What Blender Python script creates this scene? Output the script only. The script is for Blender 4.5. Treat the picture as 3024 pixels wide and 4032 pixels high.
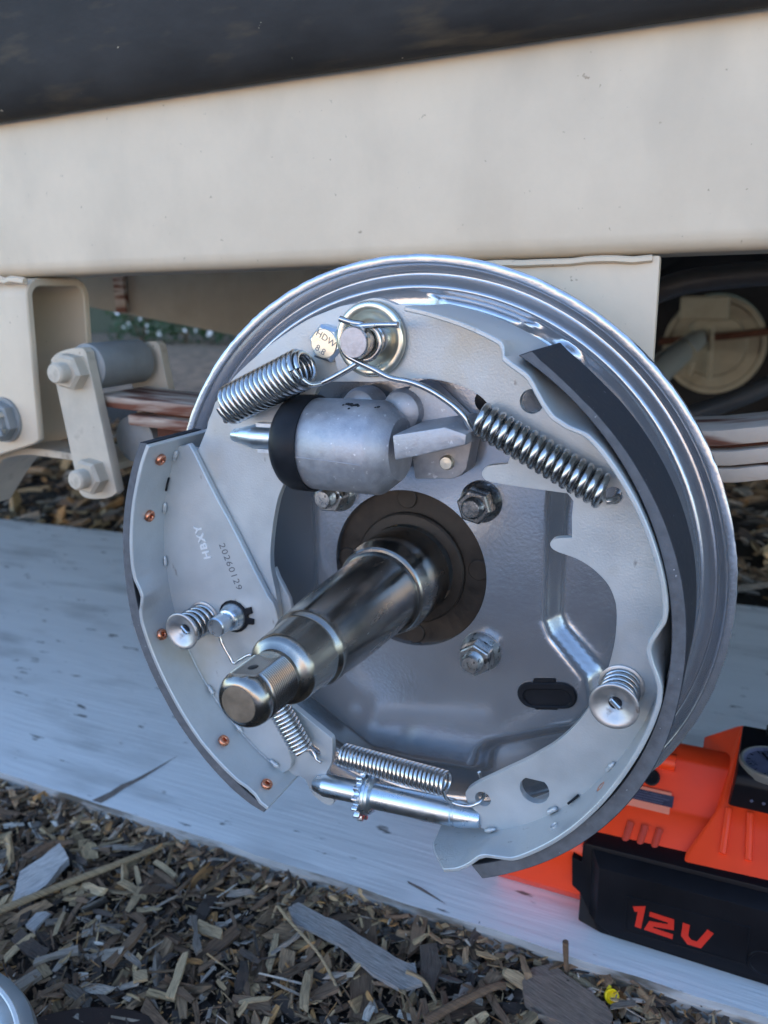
import bpy, bmesh, math, random
from mathutils import Vector, Matrix, noise

# ------------------------------------------------------------------ clearing, camera, light
for o in list(bpy.data.objects):
    bpy.data.objects.remove(o)
SC = bpy.context.scene
COL = SC.collection
random.seed(7)
S = 0.001                                    # all lengths below are millimetres

cam = bpy.data.cameras.new("camera")
cam.sensor_fit = 'VERTICAL'
cam.sensor_height = 36.0
cam.lens = 28.13
cam.clip_start = 0.01
cam.clip_end = 300
camo = bpy.data.objects.new("camera", cam)
COL.objects.link(camo)
camo.matrix_world = Matrix(((0.90657, -0.09431, 0.41139, 0.14057),
                            (0.42151, 0.25187, -0.87114, -0.32275),
                            (-0.02146, 0.96315, 0.26809, 0.12595),
                            (0, 0, 0, 1)))
cam.dof.use_dof = True
cam.dof.focus_distance = 0.32
cam.dof.aperture_fstop = 13.5
SC.camera = camo

SUN_ELEV, SUN_AZ = math.radians(30), math.radians(12)      # azimuth from +Y towards +X
world = bpy.data.worlds.new("World")
SC.world = world
world.use_nodes = True
wn = world.node_tree
bg = wn.nodes["Background"]
sky = wn.nodes.new("ShaderNodeTexSky")
sky.sky_type = 'NISHITA'
sky.sun_disc = False
sky.sun_elevation = SUN_ELEV
sky.sun_rotation = SUN_AZ
sky.air_density = 1.0
sky.dust_density = 0.3
sky.ozone_density = 3.0
wn.links.new(sky.outputs[0], bg.inputs[0])
bg.inputs[1].default_value = 0.15
sun = bpy.data.lights.new("sun", 'SUN')
sun.energy = 4.6
sun.angle = math.radians(0.5)
sun.color = (1.0, 0.93, 0.82)
suno = bpy.data.objects.new("sun", sun)
COL.objects.link(suno)
sd = Vector((math.sin(SUN_AZ) * math.cos(SUN_ELEV), math.cos(SUN_AZ) * math.cos(SUN_ELEV), math.sin(SUN_ELEV)))
suno.rotation_euler = sd.to_track_quat('Z', 'Y').to_euler()
suno.location = sd * 20
SC.view_settings.view_transform = 'Standard'
SC.view_settings.look = 'None'
SC.view_settings.gamma = 1.0
SC.view_settings.use_curve_mapping = False
SC.view_settings.exposure = 2.1

# ------------------------------------------------------------------ materials
def nd(nt, typ, **kw):
    n = nt.nodes.new(typ)
    for k_, v_ in kw.items():
        setattr(n, k_, v_)
    return n

def mat(name, col, rough=0.5, metal=0.0, var=0.12, vscale=60, stretch=(1, 1, 1), bump=0.0, bscale=400,
        bdist=0.0004, spots=None, spots2=None, rvar=0.1, coat=0.0, ior=1.45, coords='Object', aniso=0.0):
    m = bpy.data.materials.new(name)
    m.use_nodes = True
    nt = m.node_tree
    p = nt.nodes["Principled BSDF"]
    L = nt.links.new
    tc = nd(nt, "ShaderNodeTexCoord")
    mp = nd(nt, "ShaderNodeMapping")
    mp.inputs['Scale'].default_value = stretch
    L(tc.outputs[coords], mp.inputs[0])
    n1 = nd(nt, "ShaderNodeTexNoise")
    n1.inputs['Scale'].default_value = vscale
    n1.inputs['Detail'].default_value = 6
    n1.inputs['Roughness'].default_value = 0.62
    L(mp.outputs[0], n1.inputs['Vector'])
    cr = nd(nt, "ShaderNodeValToRGB")
    lo = [max(0, c * (1 - var)) for c in col]
    hi = [min(1, c * (1 + var)) for c in col]
    cr.color_ramp.elements[0].position = 0.3
    cr.color_ramp.elements[1].position = 0.7
    cr.color_ramp.elements[0].color = (*lo, 1)
    cr.color_ramp.elements[1].color = (*hi, 1)
    L(n1.outputs[0], cr.inputs[0])
    out = cr.outputs[0]
    for sp in (spots, spots2):
        if sp:
            scol, ssc, thr, soft = sp[:4]
            n2 = nd(nt, "ShaderNodeTexNoise")
            n2.inputs['Scale'].default_value = ssc
            n2.inputs['Detail'].default_value = 4
            if len(sp) > 4:
                mp2 = nd(nt, "ShaderNodeMapping")
                mp2.inputs['Scale'].default_value = sp[4]
                L(tc.outputs[coords], mp2.inputs[0])
                L(mp2.outputs[0], n2.inputs['Vector'])
            else:
                L(tc.outputs[coords], n2.inputs['Vector'])
            r2 = nd(nt, "ShaderNodeValToRGB")
            r2.color_ramp.elements[0].position = thr
            r2.color_ramp.elements[1].position = min(1, thr + soft)
            L(n2.outputs[0], r2.inputs[0])
            mx = nd(nt, "ShaderNodeMix", data_type='RGBA')
            L(r2.outputs[0], mx.inputs[0])
            L(out, mx.inputs[6])
            mx.inputs[7].default_value = (*scol, 1)
            out = mx.outputs[2]
    L(out, p.inputs['Base Color'])
    mr = nd(nt, "ShaderNodeMapRange")
    mr.inputs[1].default_value = 0.3
    mr.inputs[2].default_value = 0.7
    mr.inputs[3].default_value = max(0.02, rough - rvar)
    mr.inputs[4].default_value = min(1, rough + rvar)
    L(n1.outputs[0], mr.inputs[0])
    L(mr.outputs[0], p.inputs['Roughness'])
    p.inputs['Metallic'].default_value = metal
    p.inputs['IOR'].default_value = ior
    p.inputs['Coat Weight'].default_value = coat
    p.inputs['Coat Roughness'].default_value = 0.2
    if aniso:
        p.inputs['Anisotropic'].default_value = aniso
    if bump:
        nb = nd(nt, "ShaderNodeTexNoise")
        nb.inputs['Scale'].default_value = bscale
        nb.inputs['Detail'].default_value = 5
        L(mp.outputs[0], nb.inputs['Vector'])
        b = nd(nt, "ShaderNodeBump")
        b.inputs['Strength'].default_value = bump
        b.inputs['Distance'].default_value = bdist
        L(nb.outputs[0], b.inputs['Height'])
        L(b.outputs[0], p.inputs['Normal'])
    return m

M = {}
M['plate'] = mat('silver_paint', (0.45, 0.465, 0.495), 0.21, 0.74, 0.05, 40, bump=0.16, bscale=600, rvar=0.03)
M['shoe'] = mat('shoe_paint', (0.47, 0.485, 0.485), 0.37, 0.32, 0.10, 40, bump=0.28, bscale=1100, spots=((0.42, 0.37, 0.28), 24, 0.56, 0.25), spots2=((0.26, 0.25, 0.24), 200, 0.70, 0.06, (1, 1, .5)), rvar=0.1)
M['edge'] = mat('worn_edge', (0.62, 0.63, 0.63), 0.4, 0.7, 0.2, 500, bump=0.4, bscale=900)
M['lining'] = mat('friction_lining', (0.030, 0.032, 0.038), 0.7, 0.0, 0.25, 300, bump=0.35, bscale=1200, spots=((0.4, 0.4, 0.42), 700, 0.74, 0.03))
M['spring'] = mat('spring_steel', (0.50, 0.49, 0.48), 0.24, 1.0, 0.12, 300, rvar=0.05, spots=((0.1, 0.09, 0.09), 300, 0.68, 0.1))
M['springzn'] = mat('bright_spring', (0.66, 0.64, 0.62), 0.2, 1.0, 0.08, 300, rvar=0.04)
M['zinc'] = mat('zinc_plate', (0.62, 0.68, 0.73), 0.31, 1.0, 0.08, 120, rvar=0.08, bump=0.08, bscale=300, spots=((0.45, 0.5, 0.56), 120, 0.6, 0.15))
M['zincy'] = mat('yellow_zinc', (0.72, 0.68, 0.56), 0.3, 1.0, 0.1, 90, rvar=0.08, bump=0.1, bscale=500)
M['cast'] = mat('cast_alloy', (0.38, 0.38, 0.40), 0.5, 0.65, 0.16, 240, bump=0.3, bscale=1300, bdist=0.0004, spots=((0.62, 0.62, 0.64), 380, 0.66, 0.06), spots2=((0.24, 0.24, 0.25), 60, 0.60, 0.2))
M['spindle'] = mat('turned_steel', (0.30, 0.283, 0.26), 0.23, 1.0, 0.3, 55, stretch=(1, 0.25, 1), rvar=0.12, bump=0.06, bscale=400, spots=((0.12, 0.10, 0.08), 45, 0.6, 0.2))
M['rust'] = mat('oily_rust', (0.032, 0.024, 0.018), 0.5, 0.3, 0.35, 120, bump=0.5, bscale=300, spots=((0.07, 0.045, 0.03), 90, 0.62, 0.12))
M['copper'] = mat('copper_rivet', (0.66, 0.28, 0.17), 0.3, 1.0, 0.12, 300)
M['blackmetal'] = mat('dark_oiled_nut', (0.17, 0.17, 0.17), 0.28, 0.9, 0.35, 300, bump=0.35, bscale=700, spots=((0.55, 0.55, 0.55), 320, 0.62, 0.05))
M['nut'] = mat('worn_zinc_nut', (0.42, 0.42, 0.41), 0.32, 0.9, 0.25, 260, bump=0.35, bscale=700, spots=((0.08, 0.08, 0.08), 240, 0.58, 0.06))
M['liningface'] = mat('front_lining_face', (0.10, 0.103, 0.112), 0.75, 0.0, 0.25, 250, bump=0.35, bscale=1200, spots=((0.45, 0.45, 0.47), 700, 0.72, 0.03))  # front face of the lining, lighter than its other faces
M['satin'] = mat('satin_steel', (0.46, 0.45, 0.44), 0.42, 0.85, 0.15, 120, bump=0.12, bscale=600, spots=((0.25, 0.22, 0.2), 160, 0.64, 0.1))
M['tipface'] = mat('sawn_steel_face', (0.24, 0.19, 0.14), 0.5, 0.6, 0.25, 160, bump=0.2, bscale=500)
M['pinface'] = mat('cropped_steel_face', (0.50, 0.44, 0.43), 0.5, 0.6, 0.2, 300, bump=0.5, bscale=500, spots=((0.06, 0.05, 0.06), 260, 0.66, 0.04))
M['rubber'] = mat('black_rubber', (0.014, 0.015, 0.018), 0.42, 0.0, 0.2, 100, bump=0.08, bscale=500)
M['mark'] = mat('embossed_mark', (0.70, 0.71, 0.71), 0.4, 0.1, 0.05, 300)
M['greymark'] = mat('stamped_grey', (0.20, 0.20, 0.20), 0.5, 0.3, 0.1, 300)
M['boardedge'] = mat('dirty_board_edge', (0.33, 0.31, 0.29), 0.85, 0.0, 0.35, 60, stretch=(.3, 1, 2), bump=0.8, bscale=120, bdist=.001, spots=((0.10, 0.08, 0.06), 50, 0.5, 0.12, (.4, 1, 2)))
M['ink'] = mat('stamp_ink', (0.12, 0.12, 0.13), 0.6, 0.0, 0.1, 100)
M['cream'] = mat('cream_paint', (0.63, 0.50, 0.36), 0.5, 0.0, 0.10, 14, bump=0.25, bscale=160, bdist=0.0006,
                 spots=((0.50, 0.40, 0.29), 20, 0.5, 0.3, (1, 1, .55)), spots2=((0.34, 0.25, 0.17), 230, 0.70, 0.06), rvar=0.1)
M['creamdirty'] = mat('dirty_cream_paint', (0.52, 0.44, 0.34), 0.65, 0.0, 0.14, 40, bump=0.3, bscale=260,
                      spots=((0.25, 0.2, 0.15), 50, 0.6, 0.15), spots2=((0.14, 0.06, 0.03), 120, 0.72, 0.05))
M['shaded'] = mat('shaded_cream', (0.30, 0.255, 0.19), 0.75, 0.0, 0.2, 12, bump=.3, bscale=120, spots=((0.2, 0.16, 0.11), 9, 0.55, 0.2))  # cream with shade put into its colour, for parts under the trailer
M['galv'] = mat('grey_galvanised', (0.26, 0.26, 0.25), 0.6, 0.2, 0.15, 60, bump=0.2, bscale=300)
M['rustedge'] = mat('rusty_leaf', (0.46, 0.36, 0.28), 0.8, 0.0, 0.15, 40, bump=0.35, bscale=300, spots=((0.16, 0.055, 0.03), 34, 0.46, 0.13, (.35, 2, 3)), spots2=((0.10, 0.035, 0.02), 60, 0.6, 0.12, (.4, 2, 3)))
M['rustdeep'] = mat('deep_rust', (0.10, 0.035, 0.02), 0.9, 0.0, 0.3, 80, bump=0.5, bscale=300)
M['guard'] = mat('black_mudguard', (0.036, 0.034, 0.033), 0.62, 0.0, 0.35, 30, bump=0.45, bscale=300, stretch=(0.5, 1, 1),
                 spots=((0.085, 0.066, 0.046), 60, 0.54, 0.2, (0.4, 2.0, 1.4)), spots2=((0.4, 0.34, 0.25), 170, 0.735, 0.02))
M['orange'] = mat('orange_plastic', (0.80, 0.055, 0.010), 0.38, 0.0, 0.05, 40, rvar=0.05, bump=0.04, bscale=900)
M['black'] = mat('black_plastic', (0.007, 0.007, 0.009), 0.42, 0.0, 0.2, 60, rvar=0.06, bump=0.06, bscale=900)
M['red'] = mat('red_print', (0.55, 0.025, 0.012), 0.45, 0.0, 0.05, 60)
M['sticker'] = mat('label_print', (0.03, 0.028, 0.05), 0.35, 0.0, 0.4, 260, stretch=(1, 1, 3))
M['stickerline'] = mat('label_line', (0.65, 0.20, 0.12), 0.4, 0.0, 0.1, 60)
M['gaugeface'] = mat('gauge_face', (0.085, 0.085, 0.12), 0.3, 0.0, 0.4, 80)
M['gaugering'] = mat('gauge_ring', (0.16, 0.155, 0.14), 0.4, 0.2, 0.15, 120)
M['yellow'] = mat('yellow_plastic', (0.85, 0.62, 0.01), 0.4, 0.0, 0.08, 200)
M['hose'] = mat('black_hose', (0.035, 0.036, 0.04), 0.5, 0.0, 0.2, 80)
M['browndisc'] = mat('brown_rust_disc', (0.030, 0.017, 0.014), 0.7, 0.1, 0.3, 90, bump=0.4, bscale=400)
M['drum'] = mat('silver_drum', (0.42, 0.46, 0.48), 0.34, 0.6, 0.08, 40, bump=0.1, bscale=500)
M['fence'] = mat('bounce_fence', (0.56, 0.40, 0.27), 0.8, 0.0, 0.2, 6, stretch=(6, 6, 0.5))
M['wall'] = mat('sun_block_wall', (0.06, 0.065, 0.04), 0.85, 0.0, 0.15, 3)
M['body'] = mat('added_body_paint', (0.40, 0.38, 0.34), 0.5, 0.0, 0.08, 4)
M['leaf'] = mat('dark_leaf', (0.022, 0.062, 0.013), 0.55, 0.0, 0.4, 20)
M['petal'] = mat('white_petal', (0.78, 0.78, 0.80), 0.6, 0.0, 0.05, 30)
M['gravel'] = mat('gravel', (0.19, 0.125, 0.078), 0.9, 0.0, 0.8, 14, bump=0.8, bscale=60, bdist=0.01)
M['soil'] = mat('mulch_soil', (0.035, 0.024, 0.017), 0.95, 0.0, 0.5, 150, bump=1.0, bscale=180, bdist=0.004, spots=((0.11, 0.075, 0.05), 240, 0.6, 0.1))
M['concrete'] = mat('bounce_concrete', (0.42, 0.425, 0.43), 0.85, 0.0, 0.1, 4, bump=0.3, bscale=120)
M['earth'] = mat('ground_earth', (0.22, 0.18, 0.12), 0.95, 0.0, 0.3, 3, bump=0.5, bscale=30, bdist=0.02)

def board_material():
    m = mat('white_board_paint', (0.745, 0.73, 0.715), 0.6, 0.0, 0.05, 30, stretch=(0.12, 1.6, 1), bump=0.5, bscale=150, bdist=0.0008,
            spots=((0.42, 0.405, 0.39), 15, 0.52, 0.26, (0.5, 1.7, 1)), spots2=((0.17, 0.155, 0.14), 90, 0.665, 0.05, (0.4, 1.4, 1)), rvar=0.1)
    return m
M['board'] = board_material()
for k_ in ('black', 'rubber', 'lining', 'guard'):
    M[k_].node_tree.nodes['Principled BSDF'].inputs['Specular IOR Level'].default_value = 0.16

def chip_material(name, tint=None):
    """wood: grain runs along the U of each chip; tone comes from the chip's own colour attribute"""
    m = bpy.data.materials.new(name)
    m.use_nodes = True
    nt = m.node_tree
    p = nt.nodes["Principled BSDF"]
    L = nt.links.new
    uv = nd(nt, "ShaderNodeUVMap")
    mp = nd(nt, "ShaderNodeMapping")
    mp.inputs['Scale'].default_value = (1.2, 9, 1)
    L(uv.outputs[0], mp.inputs[0])
    n = nd(nt, "ShaderNodeTexNoise")
    n.inputs['Scale'].default_value = 1.6
    n.inputs['Detail'].default_value = 6
    n.inputs['Roughness'].default_value = 0.7
    L(mp.outputs[0], n.inputs['Vector'])
    mr = nd(nt, "ShaderNodeMapRange")
    mr.inputs[1].default_value = 0.3
    mr.inputs[2].default_value = 0.7
    mr.inputs[3].default_value = 0.28
    mr.inputs[4].default_value = 1.45
    L(n.outputs[0], mr.inputs[0])
    mul = nd(nt, "ShaderNodeMix", data_type='RGBA', blend_type='MULTIPLY')
    mul.inputs[0].default_value = 1.0
    if tint is None:
        at = nd(nt, "ShaderNodeAttribute", attribute_name='tone')
        L(at.outputs[0], mul.inputs[6])
    else:
        oi = nd(nt, "ShaderNodeObjectInfo")
        hs = nd(nt, "ShaderNodeHueSaturation")
        hs.inputs['Color'].default_value = (*tint, 1)
        m2 = nd(nt, "ShaderNodeMapRange")
        m2.inputs[3].default_value = 0.7
        m2.inputs[4].default_value = 1.35
        L(oi.outputs['Random'], m2.inputs[0])
        L(m2.outputs[0], hs.inputs['Value'])
        L(hs.outputs[0], mul.inputs[6])
    L(mr.outputs[0], mul.inputs[7])
    L(mul.outputs[2], p.inputs['Base Color'])
    p.inputs['Roughness'].default_value = 0.85
    b = nd(nt, "ShaderNodeBump")
    b.inputs['Strength'].default_value = 1.0
    b.inputs['Distance'].default_value = 0.001
    L(n.outputs[0], b.inputs['Height'])
    L(b.outputs[0], p.inputs['Normal'])
    return m
M['chips'] = chip_material('mixed_chips')
M['slab_grey'] = chip_material('slab_grey', (0.46, 0.42, 0.39))
M['slab_brown'] = chip_material('slab_brown', (0.30, 0.22, 0.17))
CHIP_TINT = {'tan': (0.46, 0.32, 0.18), 'grey': (0.31, 0.25, 0.20), 'brown': (0.20, 0.12, 0.07), 'dark': (0.085, 0.06, 0.046)}
for k_, c_ in CHIP_TINT.items():
    M['chip_' + k_] = chip_material('chip_' + k_, c_)

# ------------------------------------------------------------------ geometry helpers
def place(o, parent, loc):
    """put o at world point loc (mm), under parent"""
    COL.objects.link(o)
    o.location = Vector(loc) * S
    if parent is not None:
        o.parent = parent
        o.matrix_parent_inverse = Matrix.Translation(-WLOC[parent.name])
    WLOC[o.name] = Vector(loc) * S
    return o
WLOC = {}

def thing(name, label, cat, loc=(0, 0, 0), group=None):
    o = bpy.data.objects.new(name, None)
    o.empty_display_size = 0.01
    place(o, None, loc)
    tag(o, label, cat, group)
    return o

def tag(o, label=None, cat=None, group=None, kind=None):
    if label: o['label'] = label
    if cat: o['category'] = cat
    if group: o['group'] = group
    if kind: o['kind'] = kind
    return o

def catmull(P, n=6, closed=False):
    P = [Vector(p) for p in P]
    out = []
    N = len(P)
    for i in range(N if closed else N - 1):
        if closed:
            a, b, c, d = P[i - 1], P[i], P[(i + 1) % N], P[(i + 2) % N]
        else:
            a, b, c, d = P[max(i - 1, 0)], P[i], P[i + 1], P[min(i + 2, N - 1)]
        for k in range(n):
            t = k / n
            out.append(0.5 * ((2 * b) + (c - a) * t + (2 * a - 5 * b + 4 * c - d) * t * t + (3 * b - a - 3 * c + d) * t ** 3))
    if not closed:
        out.append(P[-1])
    return out

def frame_of(ax, up=None):
    ax = Vector(ax).normalized()
    if up is None:
        up = Vector((0, 0, 1)) if abs(ax.z) < 0.9 else Vector((1, 0, 0))
    u = (Vector(up) - ax * ax.dot(Vector(up))).normalized()
    return ax, u, ax.cross(u)

class G:
    """collects geometry in mm; .obj links it as one mesh object"""
    def __init__(s):
        s.v, s.f, s.mi = [], [], []
        s.cur = 0
    def add(s, vs, fs):
        b = len(s.v)
        s.v += [Vector(q) for q in vs]
        s.f += [[i + b for i in f] for f in fs]
        s.mi += [s.cur] * len(fs)
        return s
    def box(s, x0, x1, y0, y1, z0, z1, rot=None, about=None):
        vs = [Vector((x, y, z)) for x in (x0, x1) for y in (y0, y1) for z in (z0, z1)]
        if rot is not None:
            c = Vector(about) if about else Vector(((x0 + x1) / 2, (y0 + y1) / 2, (z0 + z1) / 2))
            vs = [rot @ (q - c) + c for q in vs]
        return s.add(vs, [(0, 1, 3, 2), (4, 6, 7, 5), (0, 4, 5, 1), (2, 3, 7, 6), (0, 2, 6, 4), (1, 5, 7, 3)])
    def lathe(s, prof, o, ax=(0, -1, 0), n=48, caps=(True, True), up=None, ang0=0.0):
        ax, u, w = frame_of(ax, up)
        o = Vector(o)
        vs, fs = [], []
        for r, t in prof:
            for k in range(n):
                a = ang0 + 2 * math.pi * k / n
                vs.append(o + ax * t + (u * math.cos(a) + w * math.sin(a)) * r)
        m = len(prof)
        for i in range(m - 1):
            for k in range(n):
                k2 = (k + 1) % n
                fs.append((i * n + k, i * n + k2, (i + 1) * n + k2, (i + 1) * n + k))
        if caps[0]: fs.append(tuple(range(n - 1, -1, -1)))
        if caps[1]: fs.append(tuple((m - 1) * n + k for k in range(n)))
        return s.add(vs, fs)
    def tube(s, P, r, n=8, cap=True, rr=None):
        P = [Vector(p) for p in P]
        vs, fs = [], []
        u = None
        for i, p in enumerate(P):
            t = (P[min(i + 1, len(P) - 1)] - P[max(i - 1, 0)])
            if t.length < 1e-9: t = Vector((1, 0, 0))
            t.normalize()
            if u is None:
                _, u, w = frame_of(t)
            else:
                u = (u - t * u.dot(t)).normalized()
                w = t.cross(u)
            q = rr[i] if rr else r
            for k in range(n):
                a = 2 * math.pi * k / n
                vs.append(p + (u * math.cos(a) + w * math.sin(a)) * q)
        for i in range(len(P) - 1):
            for k in range(n):
                k2 = (k + 1) % n
                fs.append((i * n + k, i * n + k2, (i + 1) * n + k2, (i + 1) * n + k))
        if cap:
            fs.append(tuple(range(n - 1, -1, -1)))
            fs.append(tuple((len(P) - 1) * n + k for k in range(n)))
        return s.add(vs, fs)
    def coil(s, A, B, R, r, turns, pre=(), post=(), up=None, seg=18, n=8, ph=0.0, taper=1.0):
        A, B = Vector(A), Vector(B)
        ax, u, w = frame_of(B - A, up)
        P = [Vector(p) for p in pre]
        N = int(turns * seg)
        Ln = (B - A).length
        for i in range(N + 1):
            a = ph + 2 * math.pi * i / seg
            q = 1.0
            if taper != 1.0:
                q = 1 + (taper - 1) * abs(2 * i / N - 1) ** 3
            P.append(A + ax * (Ln * i / N) + (u * math.cos(a) + w * math.sin(a)) * R * q)
        P += [Vector(p) for p in post]
        return s.tube(P, r, n)
    def obj(s, name, m, parent=None, smooth=35, bevel=0, seg=1, bang=30, mats=None, weld=False, origin=None):
        me = bpy.data.meshes.new(name)
        c = Vector((0, 0, 0))
        for q in s.v: c += q
        c /= max(1, len(s.v))
        if origin is not None: c = Vector(origin)
        me.from_pydata([(q - c) * S for q in s.v], [], s.f)
        bm = bmesh.new()
        bm.from_mesh(me)
        if len(s.mi) == len(bm.faces):
            bm.faces.ensure_lookup_table()
            for i, fc in enumerate(bm.faces): fc.material_index = s.mi[i]
        if weld:
            bmesh.ops.remove_doubles(bm, verts=bm.verts, dist=1e-6)
        bmesh.ops.recalc_face_normals(bm, faces=bm.faces)
        if bevel:
            es = [e for e in bm.edges if len(e.link_faces) == 2 and e.calc_face_angle(0) > math.radians(bang)]
            bmesh.ops.bevel(bm, geom=es, offset=bevel * S, segments=seg, affect='EDGES', profile=0.6, clamp_overlap=True)
        bm.to_mesh(me)
        bm.free()
        for mm in (mats or [m]): me.materials.append(M[mm] if isinstance(mm, str) else mm)
        if smooth:
            me.shade_smooth()
            me.set_sharp_from_angle(angle=math.radians(smooth))
        o = bpy.data.objects.new(name, me)
        place(o, parent, c)
        return o

def inst(src, parent, loc, name=None, rot=None):
    """another instance sharing src's mesh"""
    o = bpy.data.objects.new(name or src.name.split('.')[0], src.data)
    place(o, parent, loc)
    if rot: o.rotation_euler = rot
    return o

def plate_geo(outline, holes, y0, y1):
    """flat sheet in the XZ plane between y0 (front) and y1 (back)"""
    bm = bmesh.new()
    loops = [outline] + list(holes)
    edges = []
    for lp in loops:
        vs = [bm.verts.new((x, y0, z)) for x, z in lp]
        for i in range(len(vs)):
            edges.append(bm.edges.new((vs[i], vs[(i + 1) % len(vs)])))
    bmesh.ops.triangle_fill(bm, use_beauty=True, use_dissolve=False, edges=edges, normal=(0, -1, 0))
    bm.verts.index_update()
    g = G()
    fr = [v.co.copy() for v in bm.verts]
    n = len(fr)
    ff = [[v.index for v in f.verts] for f in bm.faces]
    bm.free()
    vs = fr + [Vector((q.x, y1, q.z)) for q in fr]
    fs = ff + [[i + n for i in reversed(f)] for f in ff]
    b = 0
    for lp in loops:
        m = len(lp)
        for i in range(m):
            j = (i + 1) % m
            fs.append((b + i, b + j, b + n + j, b + n + i))
        b += m
    g.add(vs, fs)
    return g

def circ(cx, cz, r, n=24, flat=None):
    out = []
    for k in range(n):
        a = 2 * math.pi * k / n
        x, z = cx + r * math.cos(a), cz + r * math.sin(a)
        if flat is not None: z = min(z, cz + flat)
        out.append((x, z))
    return out

def arc(r, a0, a1, n, cx=0, cz=0):
    return [(cx + r * math.cos(math.radians(a0 + (a1 - a0) * i / n)), cz + r * math.sin(math.radians(a0 + (a1 - a0) * i / n))) for i in range(n + 1)]

def smooth2(P, n=4, closed=False):
    return [(q.x, q.y) for q in catmull([(a, b, 0) for a, b in P], n, closed)]

def text_obj(name, body, size, m, parent, loc, xdir, ydir, ext=0.15, bold=False, shear=0.0, sx=1.0, spacing=1.0, bevel=0.0):
    cu = bpy.data.curves.new(name, 'FONT')
    cu.body = body
    cu.size = size * S
    cu.extrude = ext * S
    cu.bevel_depth = bevel * S
    cu.align_x = 'CENTER'
    cu.align_y = 'CENTER'
    cu.shear = shear
    cu.space_character = spacing
    if bold: cu.offset = size * S * 0.03
    cu.resolution_u = 3
    t = bpy.data.objects.new(name + '_tmp', cu)
    COL.objects.link(t)
    dg = bpy.context.evaluated_depsgraph_get()
    me = bpy.data.meshes.new_from_object(t.evaluated_get(dg))
    bpy.data.objects.remove(t)
    X = Vector(xdir).normalized()
    Yv = (Vector(ydir) - X * X.dot(Vector(ydir))).normalized()
    Z = X.cross(Yv)
    R = Matrix((X, Yv, Z)).transposed().to_4x4()
    me.transform(R @ Matrix.Diagonal((sx, 1, 1, 1)))
    me.materials.clear()
    me.materials.append(M[m])
    me.name = name
    o = bpy.data.objects.new(name, me)
    place(o, parent, loc)
    return o

def interp(tab, x):
    if x <= tab[0][0]: return tab[0][1]
    for (a, b), (c, d) in zip(tab, tab[1:]):
        if x <= c: return b + (d - b) * (x - a) / max(1e-9, c - a)
    return tab[-1][1]

def sstep(a, b, x):
    t = max(0.0, min(1.0, (x - a) / (b - a)))
    return t * t * (3 - 2 * t)

# ------------------------------------------------------------------ the setting: ground, mulch, gravel
def sheet(name, x0, x1, y0, y1, z, m, amp=0.0, nx=1, ny=1, fr=0.01):
    g = G()
    vs, fs = [], []
    for j in range(ny + 1):
        for i in range(nx + 1):
            x, y = x0 + (x1 - x0) * i / nx, y0 + (y1 - y0) * j / ny
            h = amp * noise.noise(Vector((x * fr, y * fr, 0))) if amp else 0
            vs.append((x, y, z + h))
    for j in range(ny):
        for i in range(nx):
            a = j * (nx + 1) + i
            fs.append((a, a + 1, a + nx + 2, a + nx + 1))
    g.add(vs, fs)
    o = g.obj(name, m)
    tag(o, kind='structure')
    return o
sheet('ground', -60000, 60000, -60000, 60000, -272, 'earth')
sheet('gravel', -9000, 5000, 1500, 6300, -264, 'gravel', 6, 60, 60, 0.004)
sheet('mulch_bed', -2600, 1800, -900, 1900, -258, 'soil', 3, 160, 110, 0.03)

sheet('bounce_paving', -9000, 9000, -7600, -820, -262, 'concrete')  # unseen paving, added to reflect bluish light onto the backing plate
GZ = -257
# ------------------------------------------------------------------ trailer frame
tr = thing('trailer', 'cream painted trailer frame with long beam behind the drum brake', 'trailer', (-100, 60, 137))
g = G().box(-1100, 900, 50, 112, 138, 330)
g.obj('beam', 'cream', tr, bevel=9, seg=4)
g = G().box(-30, 96.5, 54, 59, -40, 137.5)
post = g.obj('bracket_post', 'cream', tr, bevel=1.5, seg=2)
g = G()
pts = [(-40 + i * 7 + random.uniform(-1, 1), 53 + random.uniform(-1, .6), 136.2 + random.uniform(-.5, .5)) for i in range(20)]
g.tube(pts, 1.6, 6).obj('weld_bead', 'cream', tr)
# folded spring hanger seen end-on
def ubracket(x0, x1):
    prof_o, prof_i = [], []
    Y0, Y1, Z1, t, R = 45, 97, 137.4, 5, 12
    def ring(off):
        P = [(Y0 + off, 30)]
        r = R - off
        for k in range(7):
            a = math.pi - k * math.pi / 12
            P.append((Y0 + R + r * math.cos(a), Z1 - R + r * math.sin(a)))
        for k in range(7):
            a = math.pi / 2 - k * math.pi / 12
            P.append((Y1 - R + r * math.cos(a), Z1 - R + r * math.sin(a)))
        P.append((Y1 - off, 30))
        return P
    po, pi_ = ring(0), ring(t)
    g = G()
    n = len(po)
    vs, fs = [], []
    def low(x, z):                       # slanted foot
        return z if z > 35 else (35 - 0.28 * max(0, x1 - 8 - x) if x < x1 - 4 else 37)
    xs = [x0, x0 + 60, x0 + 110, x1 - 12, x1]
    for x in xs:
        for P in (po, pi_):
            for y, z in P:
                vs.append((x + (0 if z > 35 else -6 * (x == x1)), y, low(x, z)))
    st = 2 * n
    for i in range(len(xs) - 1):
        for k in range(n - 1):
            a, b = i * st + k, (i + 1) * st + k
            fs.append((a, a + 1, b + 1, b))
            fs.append((a + n, b + n, b + n + 1, a + n + 1))
        for k in (0, n - 1):
            a, b = i * st + k, (i + 1) * st + k
            fs.append((a, b, b + n, a + n))
    for e in (0, len(xs) - 1):
        for k in range(n - 1):
            a = e * st + k
            fs.append((a, a + n, a + n + 1, a + 1))
    g.add(vs, fs)
    return g
hg = ubracket(-430, -272).obj('spring_hanger', 'cream', tr, smooth=40, bevel=0.8, bang=50)
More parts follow.
